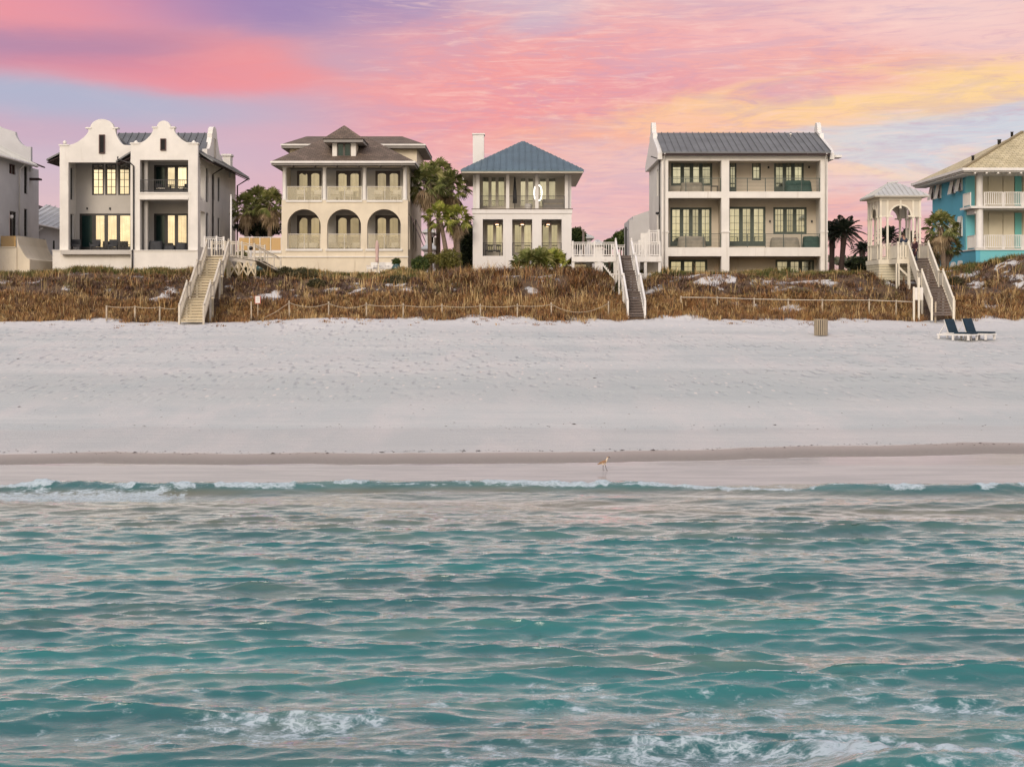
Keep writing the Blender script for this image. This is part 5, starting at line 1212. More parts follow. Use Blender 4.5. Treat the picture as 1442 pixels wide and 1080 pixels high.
for a, b_ in zip(q, q[1:]):
    MB().tube([tuple(a[k]+(b_[k]-a[k])*t/6-(.06*(1-(t/3-1)**2) if k == 2 else 0) for k in range(3)) for t in range(7)], .019, 6).build('rope', 'rope', f0)
f2 = T('rail_fence', 'low wooden rail fence along the dune between the middle stairs and the gazebo stairs', 'fence', (PX(1120, 84.5), 84.5, 4.2))
pt_ = [(959, 418), (1010, 418.5), (1062, 420.5), (1110, 421.5), (1158, 422), (1224, 422), (1262, 423.5), (1288, 424.5)]
for i, (px, py) in enumerate(pt_):
    Y = 84.3-.8*i/7; x = PX(px, Y); MB().tube([(x, Y, gz(x, Y)-.3), (x, Y, PZ(py-1.2, Y))], .045, 7).build('post', 'post_wood', f2)
for i in range(7):
    Ya, Yb2 = 84.3-.8*i/7-.07, 84.3-.8*(i+1)/7-.07
    MB().tube([(PX(pt_[i][0], Ya), Ya, PZ(pt_[i][1]+.8, Ya)), (PX(pt_[i+1][0], Yb2), Yb2, PZ(pt_[i+1][1]+.8, Yb2))], .026, 6).build('rail', 'wood_rail', f2)
for px, py, Y, lb in ((1344, 423, 82.5, 'wooden stake standing right of the gazebo stairs'), (1317, 425, 81.5, 'short wooden stake at the left foot of the gazebo stairs')):
    x = PX(px, Y); o = MB().tube([(x, Y, gz(x, Y)-.3), (x+.02, Y, PZ(py, Y))], [.06, .055], 7); ORG[0] = Vector((x, Y, gz(x, Y))); tag(o.build('stake', 'post_wood'), lb, 'post')
sg_ = T('warning_sign', 'small white sign with red border on a post in the dune grass', 'sign', (PX(363, 83.4), 83.4, 4)); Y = 83.4
MB().box(PX(362.4, Y), PX(363.6, Y), Y, Y+.05, gz(PX(363, Y), Y)-.2, PZ(427, Y)).build('post', 'post_wood', sg_)
bd = MB().box(PX(358.8, Y), PX(367.2, Y), Y-.03, Y-.002, PZ(427.8, Y), PZ(416.8, Y)).build('board', 'sign_red', sg_)
MB().box(PX(359.8, Y), PX(366.2, Y), Y-.036, Y-.031, PZ(426.8, Y), PZ(417.2, Y)).build('face', 'sign', bd)
ln = MB()
for i in range(4): ln.box(PX(361, Y), PX(365, Y), Y-.040, Y-.0365, PZ(419.7+i*1.6, Y), PZ(419.2+i*1.6, Y))
ln.build('printed_lines', 'sign_ink', bd)
# bin
Y = 74.6; X_ = PX(1156, Y); zb = gz(X_, Y)
tc = T('litter_bin', 'tan slatted round litter bin standing on the open sand', 'bin', (X_, Y, zb))
MB().lathe(X_, Y, [(.27, zb+.02), (.28, zb+.80), (.25, zb+.80), (.24, zb+.3), (.01, zb+.3)], 20).build('liner', 'iron', tc)
for i in range(22):
    a = i*2*math.pi/22; c_, s_ = math.cos(a), math.sin(a); m_ = MB(); m_.bar((X_+.335*c_, Y+.335*s_, zb), (X_+.345*c_, Y+.345*s_, zb+.86), .066, .025, (c_, s_, 0)); m_.build('slat', 'slat', tc)
for zz_ in (.12, .72): MB().tube([(X_+.31*math.cos(i*math.pi/12), Y+.31*math.sin(i*math.pi/12), zb+zz_) for i in range(25)], .015, 5, False).build('hoop', 'iron', tc)
# loungers
def lounger():
    t = T('sun_lounger', 'left one of the two navy cushioned white sun loungers on the sand', 'sun lounger', (0,0,0), group='navy cushioned beach loungers')
    W_ = .36
    f = MB()
    for sx in (-1, 1): f.box(sx*W_-.03, sx*W_+.03, -1.0, .95, .24, .32)
    for y_ in (-.98, -.5, 0, .5, .92): f.box(-W_+.031, W_-.031, y_-.03, y_+.03, .25, .31)
    f.build('frame', 'white', t)
    for sx in (-1, 1):
        for y_ in (-.9, .0, .85): MB().box(sx*W_-.035, sx*W_+.035, y_-.05, y_+.05, 0, .238).build('leg', 'white', t)
    for sx in (-1, 1): MB().box(sx*(W_+.02)-.025, sx*(W_+.02)+.025, -.05, .6, .34, .38).build('armrest', 'white', t)
    def cushion(P, Q, nm):
        P = Vector(P); Q = Vector(Q); d = (Q-P); m_ = MB(); n = 10; L = d.length; dn = d.normalized(); u = Vector((1,0,0)).cross(dn)*-1
        for i in range(n):
            a, b_ = P+d*(i/n), P+d*((i+1)/n); m_.bar(a, b_, 2*W_-.04, .085)
        o = m_.build(nm, 'navy', t); return o
    cushion((0, -.98, .37), (0, .22, .37), 'seat_cushion'); cushion((0, .22, .40), (0, .48, 1.06), 'back_cushion')
    MB().bar((0, .28, .34), (0, .55, 1.04), 2*W_-.0, .03).build('back_frame', 'white', t)
    for sx in (-1, 1): MB().bar((sx*W_*.8, .5, .85), (sx*W_*.8, .88, .3), .03).build('back_strut', 'white', t)
    return t
lg = lounger(); Y = 72.6; lg.location = (PX(1348, Y), Y, gz(PX(1348, Y), Y)); lg.rotation_euler = (0,0,R(38))
Y2_ = 72.9; copytree(lg, (PX(1373, Y2_), Y2_, gz(PX(1373, Y2_), Y2_)), R(36), 1, 'right one of the two navy cushioned white sun loungers on the sand')
Y = 74; ts = T('side_table', 'tiny white table standing between the two navy loungers', 'table', (PX(1358, 73), 72.4, gz(PX(1358, 73), 72.4))); o_ = ORG[0]
# small plank table
MB().box(o_.x-.16, o_.x+.16, o_.y-.16, o_.y+.16, o_.z+.30, o_.z+.33).build('table_top', 'white', ts)
for sx in (-1, 1):
    for sy_ in (-1, 1): MB().box(o_.x+sx*.13-.015, o_.x+sx*.13+.015, o_.y+sy_*.13-.015, o_.y+sy_*.13+.015, o_.z, o_.z+.299).build('leg', 'white', ts)
# ================================================================ balcony furniture
def drape(w, d, h, seed, mat, name, label, cat, loc, group=None, back=0, top=.85):
    """a lumpy fitted cover; back>0 leaves a raised rear half like a covered sofa"""
    n = 14; rs_ = random.Random(seed); m_ = MB(); gr_ = {}
    L = [(0.0, 1.0), (.25, 1.0), (.55, .97), (.85, .94), (1.0, top), (1.0, top*.5), (1.0, 0)]
    for k in range(24):
        a = k*2*math.pi/24; c_, s_ = math.cos(a), math.sin(a); q = 1/max(abs(c_), abs(s_))**.75
        for j, (hh, rr) in enumerate(L):
            x = c_*q*rr*w/2*(1+rs_.uniform(-.03, .03)); y = s_*q*rr*d/2*(1+rs_.uniform(-.03, .03)); z = h*hh*(1+rs_.uniform(-.03, .03)*(0 < j))
            if back and y < 0 and hh > .3: z *= back
            gr_[k, j] = m_.a((x, y, z))
    for k in range(24):
        for j in range(len(L)-1): m_.smooth.add(len(m_.f)); m_.f.append((gr_[k, j], gr_[(k+1) % 24, j], gr_[(k+1) % 24, j+1], gr_[k, j+1]))
    ORG[0] = Vector((0,0,0)); o = m_.build(name, mat); o.location = loc; tag(o, label, cat, group); return o
def chair(mat, mat2, label, loc, rz, group, first=[None], s=1.0):
    key = (mat, mat2)
    if first[0] is None: first[0] = {}
    if key in first[0]: return copytree(first[0][key], loc, rz, s, label)
    t = T('outdoor_chair', label, 'chair', (0,0,0), 0, group)
    MB().box(-.30, .30, -.28, .28, .36, .42).build('seat', mat, t)
    MB().box(-.27, .27, -.26, .24, .422, .52).build('cushion', mat2, t)
    MB().box(-.30, .30, .26, .32, .42, .88).build('backrest', mat, t)
    for sx in (-1, 1):
        MB().box(sx*.31-.03, sx*.31+.03, -.28, .26, .60, .64).box(sx*.31-.02, sx*.31+.02, -.27, -.23, .42, .60).build('armrest', mat, t)
        for y_ in (-.25, .27): MB().box(sx*.27-.025, sx*.27+.025, y_-.025, y_+.025, 0, .358).build('leg', mat, t)
    t.location = loc; t.rotation_euler = (0,0,rz); t.scale = (s,)*3; first[0][key] = t; return t
f1z = zf+.005
for i, (px, nm) in enumerate(((134, 'middle of the three'), (159, 'nearest the downspout'), (107, 'beside the left pillar'))):
    chair('cover', 'cover', 'low dark lounge chair on the gabled house porch, %s' % nm, (PX(px, 100.6), 100.6, f1z-.05), .1*i, 'dark chairs on the lower porch of the gabled house')
drape(.9, .7, .60, 3, 'cover', 'covered_grill', 'taller dark covered grill on the lower right porch of the gabled house', 'covered furniture', (PX(220, 99.8), 99.8, f1z)).scale = (1.1, 1, 1.1)
drape(.75, .7, .5, 4, 'cover', 'covered_grill', 'dark covered grill beside the right pillar of the gabled house', 'covered furniture', (PX(256, 99.8), 99.8, f1z)).scale = (1, 1, 1.1)
drape(.8, .5, .38, 5, 'cover', 'covered_table', 'low dark covered table between the two covered grills of the gabled house', 'covered furniture', (PX(239, 99.9), 99.9, f1z))
zu_ = PZ(272, Yr)+.005
for px, rz, nm in ((226, .6, 'centre'), (259, -.7, 'right')): chair('iron', 'cream_frame', 'iron chair on the upper balcony of the gabled house, at the %s' % nm, (PX(px, 99.7), 99.7, zu_), rz, 'iron chairs on the upper balcony', s=.85)
tb = T('bistro_table', 'small dark bistro table on the upper balcony of the gabled house', 'table', (PX(240, 99.7), 99.7, zu_)); o_ = ORG[0]
MB().lathe(o_.x, o_.y, [(.3, o_.z+.62), (.3, o_.z+.65)], 16).build('table_top', 'iron', tb); MB().tube([o_, o_+Vector((0,0,.619))], .03, 6).build('pedestal', 'iron', tb)
for k, (a, px, rz) in enumerate((('upper', 424, .2), ('upper', 446, -.2), ('upper', 472, .2), ('upper', 490, -.2), ('upper', 533, .1), ('upper', 557, -.3), ('lower', 427, .1), ('lower', 440, -.1), ('lower', 470, .4), ('lower', 499, -.4), ('lower', 553, -.5))):
    nm = {'424': 'leftmost bay, left', '446': 'leftmost bay, right', '472': 'middle bay, left', '490': 'middle bay, right', '533': 'right bay, left', '557': 'right bay, right', '427': 'left arch, left', '440': 'left arch, right', '470': 'middle arch, left', '499': 'middle arch, right', '553': 'right arch'}[str(px)]
    chair('cream_frame', 'khaki', 'cream chair on the %s porch of the arcaded house, %s' % (a, nm), (PX(px, 102.2), 102.2, (zs2-.015 if a == 'upper' else zsill-.395)), rz, 'cream porch chairs of the arcaded house')
tb = T('porch_table', 'round cream dining table in the middle arch of the arcaded house', 'table', (PX(485, 102.2), 102.2, zsill-.395)); o_ = ORG[0]
MB().lathe(o_.x, o_.y, [(.5, o_.z+.85), (.5, o_.z+.9)], 18).build('table_top', 'wood_grey', tb); MB().tube([o_, o_+Vector((0,0,.849))], .06, 8).build('pedestal', 'cream_frame', tb)
# upper porch of the pyramid roof house
sf = T('sofa', 'grey sofa on the upper porch of the pyramid roof house', 'sofa', (PX(779, 102.2), 102.2, zf3)); o_ = ORG[0]
MB().box(o_.x-.75, o_.x+.75, o_.y-.4, o_.y+.4, o_.z, o_.z+.4).build('base', 'soffit', sf); MB().box(o_.x-.68, o_.x+.68, o_.y-.38, o_.y+.2, o_.z+.402, o_.z+.52).build('seat_cushion', 'khaki', sf)
MB().box(o_.x-.75, o_.x+.75, o_.y+.2, o_.y+.42, o_.z+.402, o_.z+.82).build('backrest', 'soffit', sf)
MB().lathe(PX(744, 102), 102, [(.01, zf3), (.26, zf3), (.3, zf3+.45), (.27, zf3+.46), (.01, zf3+.42)], 14)
ORG[0] = Vector((PX(744, 102), 102, zf3)); tag(MB().lathe(PX(744, 102), 102, [(.24, zf3), (.27, zf3+.42), (.24, zf3+.46)], 14).build('planter', 'stucco_h3'), 'squat white planter on the upper porch of the pyramid roof house', 'planter')
cu = T('closed_parasol', 'folded dark parasol on the upper porch of the pyramid roof house', 'parasol', (PX(725, 102), 102, zf3)); o_ = ORG[0]
MB().tube([o_, o_+Vector((0,0,2.4))], .03, 6).build('pole', 'iron', cu); MB().lathe(o_.x, o_.y, [(.16, o_.z+.5), (.13, o_.z+1.2), (.05, o_.z+2.35)], 8).build('canopy', 'cover', cu)
bn = T('bench', 'dark slatted bench behind the left lower opening of the pyramid roof house', 'bench', (PX(694, 102.0), 102.0, PZ(361, Y3))); o_ = ORG[0]
MB().box(o_.x-.55, o_.x+.55, o_.y-.22, o_.y+.22, o_.z+.4, o_.z+.45).build('seat', 'iron', bn)
b_ = MB(); b_.box(o_.x-.55, o_.x+.55, o_.y+.2, o_.y+.24, o_.z+.84, o_.z+.89); b_.box(o_.x-.55, o_.x+.55, o_.y+.2, o_.y+.24, o_.z+.451, o_.z+.5)
for i in range(9): b_.box(o_.x-.52+i*.128, o_.x-.49+i*.128, o_.y+.205, o_.y+.235, o_.z+.5, o_.z+.84)
b_.build('backrest', 'iron', bn)
for sx in (-1, 1): MB().box(o_.x+sx*.5-.03, o_.x+sx*.5+.03, o_.y-.2, o_.y+.2, o_.z, o_.z+.399).build('leg', 'iron', bn)
# balcony house
za_, zb_4 = zA+.0, zB
drape(1.6, .8, .72, 11, 'khaki', 'covered_sofa', 'khaki covered sofa on the left top balcony of the balcony house', 'covered furniture', (PX(974, 101), 101, zb_4), None, .7)
drape(2.0, .8, .82, 12, 'khaki', 'covered_sofa', 'khaki covered sofa on the left middle balcony of the balcony house', 'covered furniture', (PX(974, 101), 101, za_), None, .75)
drape(2.1, .85, .75, 13, 'khaki', 'covered_sofa', 'pale khaki covered sofa under the right middle balcony window of the balcony house', 'covered furniture', (PX(1105, 101), 101, za_), None, .85)
drape(1.2, .8, .8, 14, 'green_cover', 'covered_grill', 'dark green covered grill at the right end of the middle balcony', 'covered furniture', (PX(1142, 101), 101, za_))
drape(1.9, .8, .85, 15, 'green_cover', 'covered_sofa', 'dark green covered lounge chair on the right top balcony of the balcony house', 'covered furniture', (PX(1124, 101), 101, zb_4), None, .6)
st_ = T('stool', 'small dark side table on the left top balcony of the balcony house', 'table', (PX(1006, 101), 101, zb_4)); o_ = ORG[0]
MB().box(o_.x-.25, o_.x+.25, o_.y-.25, o_.y+.25, o_.z+.44, o_.z+.48).build('table_top', 'iron', st_)
for sx in (-1, 1):
    for sy_ in (-1, 1): MB().box(o_.x+sx*.22-.02, o_.x+sx*.22+.02, o_.y+sy_*.22-.02, o_.y+sy_*.22+.02, o_.z, o_.z+.439).build('leg', 'iron', st_)
# ================================================================ people and bird
def skin(name, nodes, edges, mat, par, sub=1, org=None):
    me = bpy.data.meshes.new(name); me.from_pydata([n[0] for n in nodes], edges, [])
    ob = bpy.data.objects.new(name, me); C.objects.link(ob)
    md = ob.modifiers.new('s', 'SKIN'); md.use_smooth_shade = True
    for i, n in enumerate(nodes): r = n[1]; me.skin_vertices[0].data[i].radius = r if isinstance(r, tuple) else (r, r)
    me.skin_vertices[0].data[0].use_root = True
    if sub: s = ob.modifiers.new('u', 'SUBSURF'); s.levels = sub; s.render_levels = sub
    dg = bpy.context.evaluated_depsgraph_get(); nm = bpy.data.meshes.new_from_object(ob.evaluated_get(dg))
    ob.modifiers.clear(); ob.data = nm; nm.name = name
    for p in nm.polygons: p.use_smooth = True
    nm.materials.clear()
    for m in (mat if isinstance(mat, list) else [mat]): nm.materials.append(MT[m])
    if par: ob.parent = par
    return ob
def person(label, loc, rz, Ht, top, legs, arms, coat=.0):
    """arms: list of (elbow, hand) offsets; figure faces -y before rotation"""
    t = T('person', label, 'person', loc, rz, local=True); k = Ht/1.75
    N = []; Eg = []
    def a(p, r, prev=None):
        N.append(((p[0]*k, p[1]*k, p[2]*k), (r[0]*k, r[1]*k) if isinstance(r, tuple) else r*k)); i = len(N)-1
        if prev is not None: Eg.append((prev, i))
        return i
    pel = a((0,0,.95), (.15,.11)); wa = a((0,0,1.12), (.13,.095), pel); ch = a((0,-.01,1.33), (.165,.11), wa); nk = a((0,0,1.48), .055, ch)
    jw = a((0,-.01,1.56), .065, nk); hd = a((0,-.005,1.65), (.078,.098), jw); a((0,.0,1.72), .06, hd)
    for s, (el, ha) in zip((-1, 1), arms):
        sh = a((s*.19,0,1.42), .058, ch); e = a(el, .042, sh); h = a(ha, .03, e)
        dv = (Vector(ha)-Vector(el)).normalized(); pm_ = a(tuple(Vector(ha)+dv*.06), (.036,.018), h)
        for q in range(4):
            off = Vector((0, (q-1.5)*.018, 0)); f0_ = a(tuple(Vector(ha)+dv*.10+off), .009, pm_); a(tuple(Vector(ha)+dv*(.16+.008*(q in (1, 2)))+off+Vector((-s*.02,0,0))), .007, f0_)
        a(tuple(Vector(ha)+dv*.06+Vector((-s*.01,-.045,0))), .009, h)
    for s, (kn, an) in zip((-1, 1), legs):
        hp = a((s*.09,0,.88), .085, pel); kq = a(kn, .058, hp); aq = a(an, .038, kq); a((an[0]+s*.01, an[1]-.15, .03+an[2]-.07), (.042,.025), aq)
    skin('body', N, Eg, 'skin', t)
    # head details
    MB().box(-.012*k, .012*k, -.125*k, -.10*k, 1.62*k, 1.655*k).build('nose', 'skin', t)
    for s in (-1, 1):
        MB().lathe(s*.03*k, -.092*k, [(.001, 1.652*k), (.012*k, 1.660*k), (.001, 1.668*k)], 6).build('eye', 'iron', t)
        MB().lathe(s*.082*k, 0, [(.004*k, 1.61*k), (.016*k, 1.64*k), (.012*k, 1.67*k)], 6).build('ear', 'skin', t)
    MB().box(-.022*k, .022*k, -.1*k, -.088*k, 1.595*k, 1.603*k).build('mouth', 'coat', t)
    def part(nm, nodes, mat): skin(nm, [((p[0]*k, p[1]*k, p[2]*k), (r[0]*k, r[1]*k) if isinstance(r, tuple) else r*k) for p, r in nodes[0]], nodes[1], mat, t)
    part('hair', ([((0,.025,1.68), (.078,.085)), ((0,.015,1.73), (.06,.07)), ((0,.05,1.60 if not coat else 1.52), (.06,.05))], [(0, 1), (0, 2)]), 'hair')
    jn = [((0,0,.90 if not coat else .46), (.175,.135) if not coat else (.20,.16)), ((0,0,1.10), (.16,.12)), ((0,-.005,1.34), (.195,.13)), ((0,0,1.50), (.085,.08))]; je = [(0, 1), (1, 2), (2, 3)]
    for s, (el, ha) in zip((-1, 1), arms):
        i = len(jn); jn += [((s*.195,0,1.42), .072), (el, .058), (tuple(Vector(el)+(Vector(ha)-Vector(el))*.95), .046)]; je += [(2, i), (i, i+1), (i+1, i+2)]
    part('jacket' if not coat else 'coat', (jn, je), top)
    tn = [((0,0,.95), (.155,.115))]; te = []
    for s, (kn, an) in zip((-1, 1), legs):
        i = len(tn); tn += [((s*.09,0,.87), .095), (kn, .072), (tuple(Vector(kn)+(Vector(an)-Vector(kn))*.93), .055)]; te += [(0, i), (i, i+1), (i+1, i+2)]
        part('shoe', ([((an[0], an[1]+.03, an[2]-.03), (.045,.035)), ((an[0]+s*.012, an[1]-.17, an[2]-.045), (.05,.028))], [(0, 1)]), 'iron')
    part('trousers', (tn, te), 'jeans')
    ORG[0] = Vector((0,0,0)); return t
person('person in a navy jacket seen from behind inside the gazebo', (PX(1272.6, 91.4), 91.4, zF+.005), R(195), 1.70, 'jacket',
       [((-.10,-.01,.48), (-.11,.02,.075)), ((.10,-.02,.48), (.11,.0,.075))], [((-.25,.02,1.15), (-.22,-.16,.98)), ((.25,.02,1.15), (.22,-.16,.98))])
wz = t3z-.167*2+.005; wy_ = t3y-.29*1.5
person('person in a long dark maroon coat at the top of the gazebo stairs', (t3x-.34, wy_, wz), R(-70), 1.62, 'coat',
       [((-.09,-.05,.48), (-.09,-.02,.075)), ((.09,.04,.48), (.10,.10,.075))], [((-.24,.0,1.15), (-.22,-.10,.95)), ((.24,.02,1.15), (.24,-.05,.93))], coat=1)
# wader at the water's edge: one continuous body
Yb_ = 35.5; Xb = PX(850.5, Yb_); zb3 = gz(Xb, Yb_)
bt = T('shorebird', 'brown and white long billed shorebird wading at the water line', 'bird', (Xb, Yb_, zb3+.004), local=True)
k = 1.0
N = [((0,0,.215), (.052,.050)), ((-.06,0,.20), (.046,.042)), ((-.115,0,.178), (.026,.022)), ((-.165,0,.155), (.014,.008)), ((.045,0,.235), (.040,.040)), ((.072,0,.275), (.022,.022)), ((.082,0,.315), (.018,.019)), ((.092,0,.345), (.021,.023)), ((.116,0,.343), (.012,.012)), ((.165,0,.318), (.0045,.0045)),
     ((-.02,-.018,.17), (.014,.012)), ((-.022,-.018,.10), .006), ((-.024,-.018,.008), .005), ((.006,-.018,.004), .0045),
     ((.03,.018,.175), (.014,.012)), ((.042,.018,.10), .006), ((.072,.018,.008), .005), ((.10,.018,.004), .0045)]
bo = skin('body', N, [(0,1),(1,2),(2,3),(0,4),(4,5),(5,6),(6,7),(7,8),(8,9),(0,10),(10,11),(11,12),(12,13),(4,14),(14,15),(15,16),(16,17)], ['bird_white','bird_brown','bird_dark'], bt, 2)
for p in bo.data.polygons:
    c_ = p.center; 
    if c_.z < .14 or c_.x > .118: p.material_index = 2
    elif c_.z > .335 or (c_.x < .05 and c_.z > .198+(c_.x)*.25) or c_.x < -.14: p.material_index = 1
for s in (-1, 1): MB().lathe(.098, s*.019, [(.001, .347), (.004, .350), (.001, .353)], 6).build('eye', 'bird_dark', bt)
ORG[0] = Vector((0,0,0))
# ================================================================ garden pieces by the arcaded house
def blob_leaves(n, cx, cy, cz, rx, ry, rz_, size, seed, shell=.55):
    rs_ = np.random.RandomState(seed); u = rs_.normal(size=(n, 3)); u /= np.linalg.norm(u, axis=1)[:, None]
    rad = shell+(1-shell)*rs_.rand(n)**.6
    bump_ = 1+.22*np.sin(u[:, 0]*5+seed)*np.cos(u[:, 2]*6+u[:, 1]*4+seed)
    p = u*(rad*bump_)[:, None]*np.array([rx, ry, rz_])+np.array([cx, cy, cz])
    a = rs_.normal(size=(n, 3)); a /= np.linalg.norm(a, axis=1)[:, None]; b = np.cross(a, rs_.normal(size=(n, 3))); b /= np.linalg.norm(b, axis=1)[:, None]+1e-9
    s = size*(.6+.8*rs_.rand(n))[:, None]
    v = np.stack([p-a*s, p+b*s*.45, p+a*s, p-b*s*.45], 1)
    return v.reshape(-1, 3)
def leafmat(name, c1, c2, c3):
    m, g, b = newmat(name); co = g.coord()
    n = g.n('ShaderNodeNewGeometry'); rnd_ = V(g.nt, n.outputs['Random Per Island'])
    c = g.mix(g.noise(co, 1.3, 4).sm(.35, .65), c1, c2); c = g.mix(rnd_.sm(.55, 1.0)*.8, c, c3)
    g.link(c, b.inputs['Base Color']); b.inputs['Roughness'].default_value = .55; b.inputs['Specular IOR Level'].default_value = .3
    return m
LM = {'green': leafmat('shrub_leaves', (.035,.06,.016), (.07,.105,.025), (.15,.17,.04)), 'olive': leafmat('olive_leaves', (.10,.10,.025), (.17,.16,.04), (.26,.22,.06)),
      'dark': leafmat('dark_leaves', (.010,.016,.009), (.022,.034,.014), (.05,.065,.025)), 'scrub': leafmat('scrub_leaves', (.035,.04,.018), (.075,.07,.03), (.15,.12,.06))}
def shrub(label, px, py, Y, wpx, hpx, kind, n, seed, size=.07, name='shrub', group=None):
    """shrub whose middle stands at px,py on plane Y"""
    x, z = PX(px, Y), PZ(py, Y); rx, rz_ = wpx/2*Y/FOC, hpx/2*Y/FOC
    t = T(name, label, 'shrub' if name == 'shrub' else 'tree', (x, Y, gz(x, Y)), 0, group)
    o_ = ORG[0]; v = blob_leaves(n, 0, 0, z-o_.z, rx, rx*.8, rz_, size, seed)
    core = blob_leaves(n//3, 0, 0, z-o_.z, rx*.6, rx*.5, rz_*.6, size*1.5, seed+1, .0); v = np.concatenate([v, core])
    addobj('foliage', fastmesh('foliage', v, np.arange(len(v)).reshape(-1, 4), None, [LM[kind]], False), None, t)
    st = MB()
    for i in range(5): a = i*1.3; st.tube([(x, Y, o_.z-.1), (x+.25*rx*math.cos(a), Y+.2*rx*math.sin(a), z-rz_*.3), (x+.6*rx*math.cos(a), Y+.5*rx*math.sin(a), z+rz_*.4)], [.05, .035, .01], 5)
    st.build('stems', 'trunk', t); return t
for px, lb in ((367, 'large teal glazed urn holding a green plant beside the lamp post'), (558, 'large teal glazed urn holding a green plant at the right end of the arcaded house')):
    Y = 96.5; x = PX(px, Y); z0 = 6.55
    t = T('urn', lb, 'planter', (x, Y, z0), 0, 'teal glazed urns')
    MB().lathe(x, Y, [(.16, z0-.3), (.2, z0), (.32, z0+.25), (.33, z0+.38), (.24, z0+.55), (.2, z0+.6), (.23, z0+.64), (.2, z0+.645), (.17, z0+.58)], 18).build('pot', 'urn', t)
    v = blob_leaves(420, 0, 0, z0+.82-z0, .3, .3, .24, .09, px, .2); addobj('plant', fastmesh('plant', v, np.arange(len(v)).reshape(-1, 4), None, [LM['green']], False), None, t)
fu = T('folded_parasol', 'folded pale pink parasol in front of the arcaded house', 'parasol', (PX(531, 98), 98, 6.4)); o_ = ORG[0]
MB().tube([(o_.x, 98, 6.3), (o_.x, 98, PZ(338.5, 98))], .025, 6).build('pole', 'white', fu)
MB().lathe(o_.x, 98, [(.09, PZ(371, 98)), (.13, PZ(366, 98)), (.10, PZ(360, 98)), (.14, PZ(350, 98)), (.11, PZ(343, 98)), (.05, PZ(339, 98))], 9).build('canopy', 'pink', fu)
for i, (px, lb) in enumerate(((541, 'white garden chair beside the folded pink parasol'), (548, 'white garden chair nearest the right teal urn'), (524, 'white garden chair left of the folded pink parasol'))):
    chair('white', 'white', lb, (PX(px, 97.3), 97.3, 6.55), .5-i*.5, 'white garden chairs', s=.9)
shrub('round clipped dark green shrub under the boardwalk at left', 345, 382, 92.5, 14, 11, 'green', 1500, 1, .05)
shrub('clipped bright green hedge shrub beside the right corner of the arcaded house', 592, 372, 97, 26, 22, 'green', 3500, 2, .06)
shrub('loose yellow green shrub under the palms', 632, 366, 96.5, 36, 30, 'olive', 3800, 3, .07)
shrub('small yellow green shrub behind the clipped hedge shrub', 606, 364, 99, 22, 14, 'olive', 1600, 4, .06)
shrub('dark shrubbery filling the gap left of the pyramid roof house', 657, 345, 104, 30, 70, 'dark', 5000, 5, .10)
shrub('dark bush standing below the palms beside the terrace of the arcaded house', 365, 322, 110, 66, 24, 'dark', 5000, 6, .10)
shrub('dark bush behind the boardwalk at left', 340, 362, 96.4, 20, 18, 'olive', 1500, 7, .06)
for i, (px, py, w_, h_, lb) in enumerate(((425, 388, 40, 20, 'sprawling green scrub bush below the left end of the arcaded house'), (402, 384, 26, 16, 'green scrub bush just right of the boardwalk ramp'), (560, 397, 34, 18, 'green scrub bush in the dune below the right teal urn'), (446, 400, 26, 14, 'low scrub bush halfway down the dune, below the arcaded house'), (872, 408, 12, 26, 'dark green scrub bush against the left side of the grey tread stairs'), (1390, 392, 50, 12, 'scrub bush on the dune crest before the turquoise house'), (1345, 400, 26, 20, 'scrub bush right of the gazebo stairs'), (1400, 408, 18, 14, 'lone brown scrub bush on the bare sand scar at right'), (100, 402, 50, 10, 'low dark scrub bush below the twin gabled house'))):
    Y = 83+(447-py-h_*.3)/67*10.5; shrub(lb, px, py, Y, w_, h_, 'scrub', 2600, 20+i, .055)
# ================================================================ palms
def palm_mat(name, c1, c2, c3):
    return leafmat(name, c1, c2, c3)
PM = {'green': palm_mat('palm_frond', (.13,.155,.045), (.22,.235,.07), (.46,.42,.20)), 'bright': palm_mat('young_palm_frond', (.19,.23,.035), (.31,.33,.06), (.50,.45,.14)),
      'dead': palm_mat('dead_frond', (.24,.165,.10), (.38,.28,.17), (.52,.41,.26)), 'dark': palm_mat('date_frond', (.016,.026,.018), (.03,.042,.026), (.06,.07,.04))}
def fan_leaf(vs, ts, base, d, rs_, pet, rad, droop, nl=15):
    """costapalmate leaf: petiole then a pleated fan of drooping leaflets"""
    d = d/np.linalg.norm(d); up = np.array([0,0,1.]); s = np.cross(d, up); n_ = np.linalg.norm(s); s = s/n_ if n_ > 1e-3 else np.array([1.,0,0]); u = np.cross(s, d)
    roll = rs_.uniform(-.7, .7); s, u = s*math.cos(roll)+u*math.sin(roll), u*math.cos(roll)-s*math.sin(roll)
    hub = base+d*pet-up*droop*.12*pet
    w = .018; b = len(vs); vs += [base-s*w, base+s*w, hub+s*w, hub-s*w]; ts += [(b, b+1, b+2), (b, b+2, b+3)]
    for i in range(nl):
        a = (-1+2*i/(nl-1))*1.85; L = rad*(1-.22*abs(a)/1.85)*rs_.uniform(.85, 1.1)
        q = d*math.cos(a)+s*math.sin(a)+u*.18*math.cos(a*2)
        m_ = hub+q*L*.55-up*droop*.06; tip = hub+q*L-up*(droop*.35*L+.05)+u*rs_.uniform(-.05, .05)
        pw = np.cross(q, u); pw = pw/(np.linalg.norm(pw)+1e-9)*L*.065
        b = len(vs); vs += [hub, m_-pw, tip, m_+pw]; ts += [(b, b+1, b+2), (b, b+2, b+3)]
